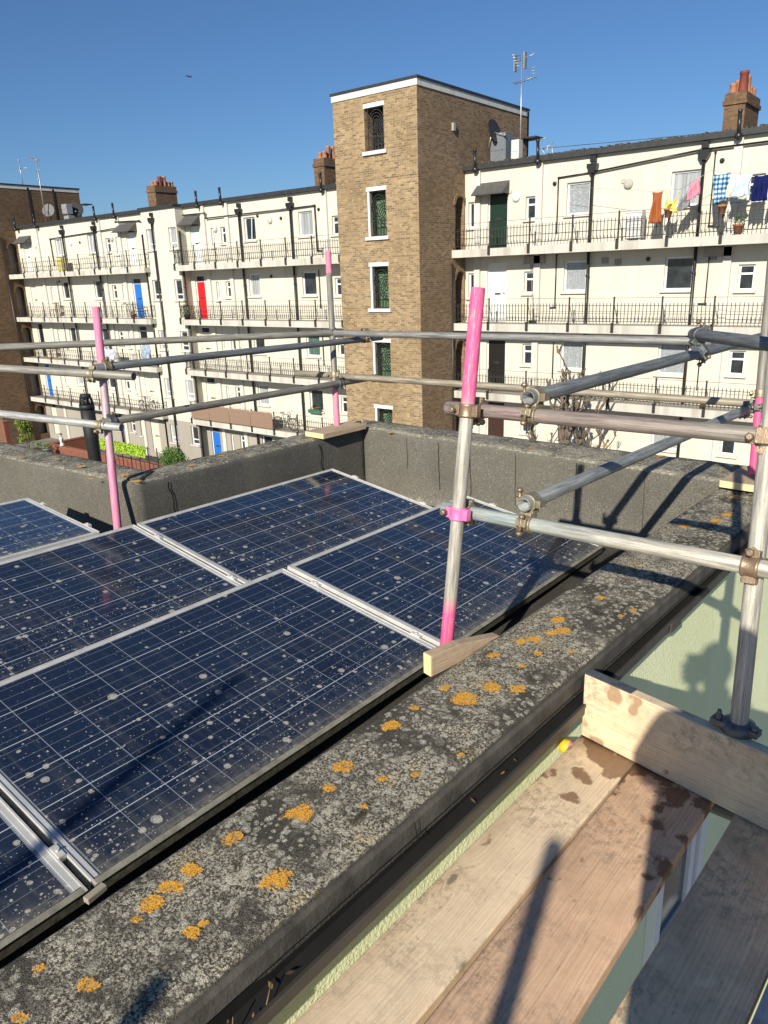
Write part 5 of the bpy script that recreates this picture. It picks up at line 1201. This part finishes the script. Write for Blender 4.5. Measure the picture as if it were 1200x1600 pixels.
def cp(k1, k2, px_, py_, d_, label, **kw):
    P = at(px_, py_, d_); a = LED.get(k1, k1) if isinstance(k1, str) else k1; b = LED.get(k2, k2) if isinstance(k2, str) else k2
    P1, P2 = near(a, P), near(b, P)
    # mutual closest points
    for _ in range(12): P2 = near(b, P1); P1 = near(a, P2)
    coupler(P1, a[2], P2, b[2], label, **kw)
    return P1, P2
cp(Pm, 'nu', 735, 650, 2.55, 'brassy coupler joining the middle standard to the pinkish ledger', mat='bronze')
cp(Pm, 'nl', 715, 800, 2.6, 'pink sprayed coupler low on the middle standard', mat='steel', mat1='pinksteel')
for k1, k2, px_, py_, d_, lb_ in (('a', 'nu', 833, 640, 2.38, 'yellowish coupler at the open end of the upper receding tube'), ('b', 'nl', 822, 805, 2.35, 'yellowish coupler with hanging bolt at the open end of the lower receding tube')):
    A = LED[k1][0] + LED[k1][2]*.045; P2 = near(LED[k2], A)
    coupler(A, LED[k1][2], P2, LED[k2][2], lb_)
    # extra swivel bolt hanging below
A = near(Pr, at(1196, 684, 2.03)); coupler(A, Pr[2], LED['nu'][1], LED['nu'][2], 'rusty pink coupler on the right standard at the end of the upper ledger', mat='bronze')
cp(Pr, 'nl', 1165, 880, 2.04, 'rusty coupler on the right standard at the lower ledger', mat='bronze')
A = LED['c'][0] + LED['c'][2]*.06; coupler(A, LED['c'][2], near(LED['a'], at(1103, 548, 3.5)), LED['a'][2], 'paint splashed coupler where the top right tube crosses the receding tube', mat='steelgrey')
cp(Pl, 'r2', 162, 575, 4.35, 'rusty coupler, upper of four on the left pink standard', mat='steel'); cp(Pl, 'r4', 160, 590, 4.35, 'yellowish coupler, second of four on the left pink standard')
cp(Pl, 'r3', 170, 660, 4.35, 'dull coupler, third of four on the left pink standard', mat='steelgrey'); cp(Pl, 'r5', 175, 672, 4.35, 'bright coupler, lowest of four on the left pink standard', mat='steel')
cp(Pf, 'd', 520, 522, 5.95, 'grey coupler high on the far left standard', mat='steelgrey'); cp('r1', 'r2', 503, 530, 5.9, 'pinkish swivel coupler left of the far left standard', mat='bronze')
cp(Pf, 'f', 527, 590, 5.95, 'small coupler at the far midrail on the far left standard', mat='steel'); cp(Pf, 'r3', 530, 600, 5.95, 'lowest coupler on the far left standard', mat='steelgrey')
cp(Pq, 'f', 1186, 622, 4.1, 'coupler on the far right standard at the midrail end', mat='steel')
cp(Pq, 'b', 1190, 640, 4.1, 'dark coupler on the far right standard under the lower receding tube', mat='steelgrey')

# ---------------------------------------------------------------- boards underfoot
ZP = -1.49
sun = V((0.212796, -0.862593, 0.458968))          # unit vector towards the sun
def board(P0, P1, w, mat, label, top=ZP, th=.038, name='scaffold_board'):
    """P0 far end, P1 near end (centre line)"""
    P0, P1 = V((P0[0], P0[1], top)), V((P1[0], P1[1], top)); d = (P0-P1).normalized(); s = V((0, 0, 1)).cross(d)
    p = thing(name, (P0+P1)/2 - V((0, 0, th)), label, 'scaffold board')
    m = MB(); L = (P0-P1).length; n = 24
    rings = []; R = random.Random(label)
    ph = R.uniform(0, 6)
    def sec(f, k):
        c = P1 + d*(L*f); wob = .0022*math.sin(f*17+ph); r = .004
        hw = w/2
        pts = [(-hw, -th+r), (-hw, -r), (-hw+r*.4, -r*.35), (-hw+r, 0), (-hw*.33, .0008*math.sin(f*30)), (hw*.33, .0008*math.sin(f*23)), (hw-r, 0), (hw-r*.4, -r*.35), (hw, -r), (hw, -th+r), (hw-r, -th), (-hw+r, -th)]
        return [c - s*(x_+wob) + V((0, 0, z_)) for x_, z_ in pts], [(L*(1-f), x_ + (z_ if abs(x_) >= hw-.002 else 0)) for x_, z_ in pts]
    S = [sec(i/n, i) for i in range(n+1)]
    bm = m.bm; V_ = [[bm.verts.new(q) for q in a] for a, _ in S]
    for i in range(n):
        for j in range(12):
            k = (j+1) % 12; f = bm.faces.new((V_[i][j], V_[i][k], V_[i+1][k], V_[i+1][j])); f.smooth = j in (3, 4, 5)
            uvs = [S[i][1][j], S[i][1][k], S[i+1][1][k], S[i+1][1][j]]
            if j == 11: uvs = [(a, -.3+.04*b) for a, b in ((uvs[0][0], 0), (uvs[1][0], 1), (uvs[2][0], 1), (uvs[3][0], 0))]
            for l, uv in zip(f.loops, uvs): l[m.uv].uv = uv
    for e, rev in ((0, 0), (n, 1)):
        f = bm.faces.new(V_[e] if rev else list(reversed(V_[e])))
        for l in f.loops: l[m.uv].uv = (l.vert.co.x, l.vert.co.z)
    m.build('plank', mat, p)
    return p
W1 = m_wood('board_pale', (.70, .52, .33), (.84, .67, .46), wet=(.12, .75), dirt=.26, seed=1.3)
W2 = m_wood('board_reddish', (.60, .37, .225), (.76, .52, .335), wet=(.12, .95), dirt=.35, seed=4.1)
W3_ = m_wood('board_brown', (.74, .50, .28), (.88, .66, .42), dirt=.5, seed=6.2); W4 = m_wood('board_grey', (.50, .45, .41), (.62, .57, .53), dirt=.6, seed=9.)
def ln(a, b, y): return a[0] + (b[0]-a[0])*(y-a[1])/(b[1]-a[1])
La, Lb = (-.842, 2.064), (-.910, .765); Ma, Mb_ = (-.639, 2.068), (-.686, .931); Ra, Rb = (-.399, 2.042), (-.462, 1.096); Da, Db = (-.328, 2.075), (-.404, 1.139); Ea, Eb = (-.155, 2.0), (-.189, 1.298)
yf, yn = 2.15, -2.4
def bd(a0, a1, b0, b1, mat, lab, yf=yf, top=ZP, gap=.003):
    xl0, xl1, xr0, xr1 = ln(a0, a1, yf), ln(a0, a1, yn), ln(b0, b1, yf), ln(b0, b1, yn)
    xl1 = max(xl1, xl0-.28); xr1 = xr0 - (xl0-xl1)
    board(((xl0+xr0)/2, yf), ((xl1+xr1)/2, yn), (xr0-xl0)-gap, mat, lab, top)
bd(La, Lb, Ma, Mb_, W1, 'pale scaffold board with damp patches next to the green wall')
bd(Ma, Mb_, Ra, Rb, W2, 'reddish scaffold board with dark wet stains, second from the wall')
bd(Da, Db, (-.110, 2.075), (-.186, 1.139), W3_, 'brown knotty scaffold board right of the open gap', top=ZP-.004)
bd((-.104, 2.07), (-.180, 1.139), (.115, 2.07), (.04, 1.139), W4, 'grey scaffold board in the bottom right corner')
bd((.122, 2.07), (.045, 1.139), (.34, 2.07), (.265, 1.139), W3_, 'brown scaffold board beyond the grey one on the right')
# toe board
TA, TB = V((-.838, 2.069, 0)), V((.55, 1.775, 0)); td = (TB-TA).normalized(); tn = V((0, 0, 1)).cross(td)
TBW = m_wood('toe_board_wood', (.70, .52, .32), (.84, .68, .46), wet=None, dirt=.42, seed=12., stain=.62)
p = thing('toe_board', (TA+TB)/2+V((0, 0, -1.487)), 'pale wooden toe board standing on edge across the boards', 'toe board')
L = (TB-TA).length; m = MB(); m.obox((TA+TB)/2+tn*.019+V((0, 0, -1.3715)), td, (0, 0, 1), tn, L/2, .1155, .019); m.build('plank', TBW, p, bevel=.004)
m = MB(); n = 12; c = TA+V((0, 0, -1.2555))
m.obox(TA+td*.085+tn*.019+V((0, 0, -1.2545)), td, (0, 0, 1), tn, .085, .0016, .0195); m.build('steel_band', M['steelgrey'], p, bevel=.001)
# transom below and painted tube end
m = MB(); m.pipe((-.905, 2.075, -1.556), (.6, 2.02, -1.556), TR_); TRN = m.build('scaffold_transom', m_tube('tube_transom', G2, [(0, .10, .01)], (.85, .25, .50)), label='transom tube under the boards with painted pink end', cat='scaffold tube')
m = MB(); m.lathe((-.906, 2.075, -1.556), [(TR_+.0012, 0), (TR_+.0012, .028), (TR_+.0002, .030)], 24, (1, -.035, 0)); m.build('yellow_end', M['yellowpaint'], TRN)
m = MB(); m.pipe((-.6, -.3, -1.556), (.7, -.35, -1.556), TR_); m.build('scaffold_transom', m_tube('tube_transom_b', G2), label='transom tube under the boards behind the photographer', cat='scaffold tube')
# foot fitting of the right standard
F0 = near(Pr, at(1150, 1133, 2.05)); p = thing('base_coupler', F0, 'grey clamp fitting at the foot of the right standard on the toe board', 'coupler')
m = MB(); m.lathe(F0-V((0, 0, .040)), [(.024, -.012), (.034, -.004), (.044, .004), (.048, .020), (.044, .034), (.033, .038), (.0265, .040)], 20); m.build('collar', M['steelgrey'], p)
M_fl = 1
m = MB(); m.obox(F0+V((-.045, -.01, -.012)), td, tn, (0, 0, 1), .024, .020, .010); m.lathe(F0+V((-.05, -.015, -.004)), [(.012, 0), (.012, .012), (.007, .02), (.007, .03)], 6); m.build('flange', M['steelgrey'], p, bevel=.003)
m = MB(); m.obox(F0+V((.04, -.012, -.016)), td, tn, (0, 0, 1), .018, .018, .010); m.lathe(F0+V((.045, -.015, -.008)), [(.012, 0), (.012, .012)], 6)
m.build('flange', M['steelgrey'], p, bevel=.003)
q = onz(252, 1532, -1.335); tp = q + sun*3.0
stube('scaffold_standard', (tp.x, tp.y, -1.7), (tp.x, tp.y, tp.z), m_tube('tube_back_c', G1), 'scaffold standard behind the photographer on the wall side', 'scaffold pole')
# other standards of the same scaffold, behind the photographer
q = onz(345, 1062, -1.41); tp = q + sun*5.0
stube('scaffold_standard', (tp.x, tp.y, -1.7), (tp.x, tp.y, tp.z), m_tube('tube_back_a', G1), 'scaffold standard behind the photographer at the parapet', 'scaffold pole')
q = onz(868, 1318, -1.49); tp = q + sun*3.6
stube('scaffold_standard', (tp.x, tp.y, -2.5), (tp.x, tp.y, tp.z), m_tube('tube_back_b', G1), 'scaffold standard behind the photographer on the outer side', 'scaffold pole')

# ---------------------------------------------------------------- the photographer (casts the shadows on boards and wall)
PG = thing('person', (.28, -.30, ZP), 'person in a dark jacket holding up a phone to take the photograph', 'person')
M['jacket'] = plain('dark_blue_jacket', (.03, .04, .06), .85); M['trousers'] = plain('grey_work_trousers', (.08, .08, .085), .9); M['skin'] = plain('skin', (.45, .27, .19), .6, var=.08); M['hairm'] = plain('dark_hair', (.03, .02, .015), .8)
def skin(name, verts, edges, radii, mat, root, par):
    me = bpy.data.meshes.new(name); org = wloc(par); me.from_pydata([V(v)-org for v in verts], edges, []); o = bpy.data.objects.new(name, me); COL.objects.link(o); o.parent = par
    me.materials.append(mat); o.modifiers.new('skin', 'SKIN'); s = o.modifiers.new('sub', 'SUBSURF'); s.levels = 2; s.render_levels = 2
    if not me.skin_vertices: me.skin_vertices.new()
    for i, r in enumerate(radii):
        d_ = me.skin_vertices[0].data[i]; d_.radius = r if hasattr(r, '__len__') else (r, r); d_.use_root = (i == root)
    return o
bx, by = .215, -.28
bd_v = [(bx-.0, by, -.60), (bx-.0, by, -.38), (bx-.0, by+.01, -.16), (bx-.03, by+.02, -.06), (bx-.035, by+.03, .0), (bx-.04, by+.05, .10), (bx-.04, by+.055, .19),
        (bx-.19, by+.0, -.12), (bx-.25, by+.04, -.30), (bx-.165, by+.215, -.10), (bx+.16, by+.02, -.12), (bx+.22, by+.16, -.34), (bx-.0, by+.25, -.14),
        (bx-.10, by, -.70), (bx-.12, by+.02, -1.05), (bx-.12, by-.02, -1.41), (bx-.13, by+.13, -1.46), (bx+.09, by, -.66), (bx+.12, by+.03, -1.05), (bx+.14, by-.02, -1.41), (bx+.15, by+.13, -1.46)]
ed = [(0, 1), (1, 2), (2, 3), (3, 4), (4, 5), (5, 6), (2, 7), (7, 8), (8, 9), (2, 10), (10, 11), (11, 12), (0, 13), (13, 14), (14, 15), (15, 16), (0, 17), (17, 18), (18, 19), (19, 20)]
ra = [(.235, .15), (.20, .13), (.16, .11), (.065, .065), (.055, .055), (.08, .095), (.07, .085), .085, .072, .032, .08, .065, .032, .12, .085, .06, .045, .12, .085, .06, .045]
skin('body', bd_v, ed, ra, M['jacket'], 0, PG)
m = MB(); m.ball((bx-.04, by+.045, .13), .105, 14, (.86, 1, 1.15)); m.build('hair', M['hairm'], PG)
fwd = CR @ V((0, 0, 1)); upv = CR @ V((0, -1, 0)); rtv = CR @ V((1, 0, 0))
phc = -fwd*.012 + upv*-.045 + rtv*.0
for sgn, hp in ((-1, bd_v[9]), (1, bd_v[12])):
    # palm and five fingers closed on the edge of the phone
    hp = V(hp); g = -fwd*.03 + rtv*sgn*.045 + upv*-.075
    vv = [hp, hp.lerp(g, .5), g]; ee = [(0, 1), (1, 2)]; rr_ = [.026, .030, .022]
    for k in range(4):
        b0 = g + upv*(.025*k-.02); i = len(vv); vv += [b0, b0 + fwd*.018 + rtv*sgn*.012, b0 + fwd*.028 - rtv*sgn*.008]; ee += [(2, i), (i, i+1), (i+1, i+2)]; rr_ += [.009, .0085, .007]
    i = len(vv); vv += [g + upv*.02 - fwd*.012, g + upv*.05 - fwd*.010 - rtv*sgn*.02]; ee += [(2, i), (i, i+1)]; rr_ += [.011, .009]
    skin('hand', vv, ee, rr_, M['skin'], 0, PG)
m = MB(); m.obox(phc, rtv, upv, fwd, .036, .073, .004); m.build('phone', M['matt'], label='black phone held up in both hands', cat='phone', bevel=.002)

# ================================================================== light, sky, camera
w = bpy.data.worlds.new('World'); SC.world = w; w.use_nodes = True; nt = w.node_tree; nt.nodes.clear()
sk = nt.nodes.new('ShaderNodeTexSky'); sk.sky_type = 'NISHITA'; sk.sun_disc = False
el = math.asin(sun.z); az = math.atan2(sun.x, sun.y)
sk.sun_elevation = el; sk.sun_rotation = az; sk.altitude = 50; sk.air_density = 1.0; sk.dust_density = 0.4; sk.ozone_density = 8.5
bg = nt.nodes.new('ShaderNodeBackground'); bg.inputs[1].default_value = .061; ow = nt.nodes.new('ShaderNodeOutputWorld')
nt.links.new(sk.outputs[0], bg.inputs[0]); nt.links.new(bg.outputs[0], ow.inputs[0])
sl = bpy.data.lights.new('sun', 'SUN'); sl.energy = 4.1; sl.angle = math.radians(.53); sl.color = (1, .93, .80)
so = bpy.data.objects.new('sun', sl); COL.objects.link(so); so.rotation_euler = (-sun).to_track_quat('-Z', 'Y').to_euler(); so.location = sun*40
cd = bpy.data.cameras.new('camera'); co = bpy.data.objects.new('camera', cd); COL.objects.link(co); SC.camera = co
cd.sensor_fit = 'VERTICAL'; cd.sensor_height = 36; cd.sensor_width = 27; cd.lens = FPX/1600*36; cd.clip_start = .02; cd.clip_end = 5000
rm = Matrix((rtv, upv, -fwd)).transposed(); co.matrix_world = Matrix.Translation((0, 0, 0)) @ rm.to_4x4()
for o in ALL_ROOTS: o.location.z += H
co.location.z += H; so.location.z += H
SC.render.resolution_x = 768; SC.render.resolution_y = 1024
SC.view_settings.view_transform = 'Standard'; SC.view_settings.look = 'None'; SC.view_settings.exposure = .62; SC.view_settings.gamma = 1
SC.render.engine = 'CYCLES'
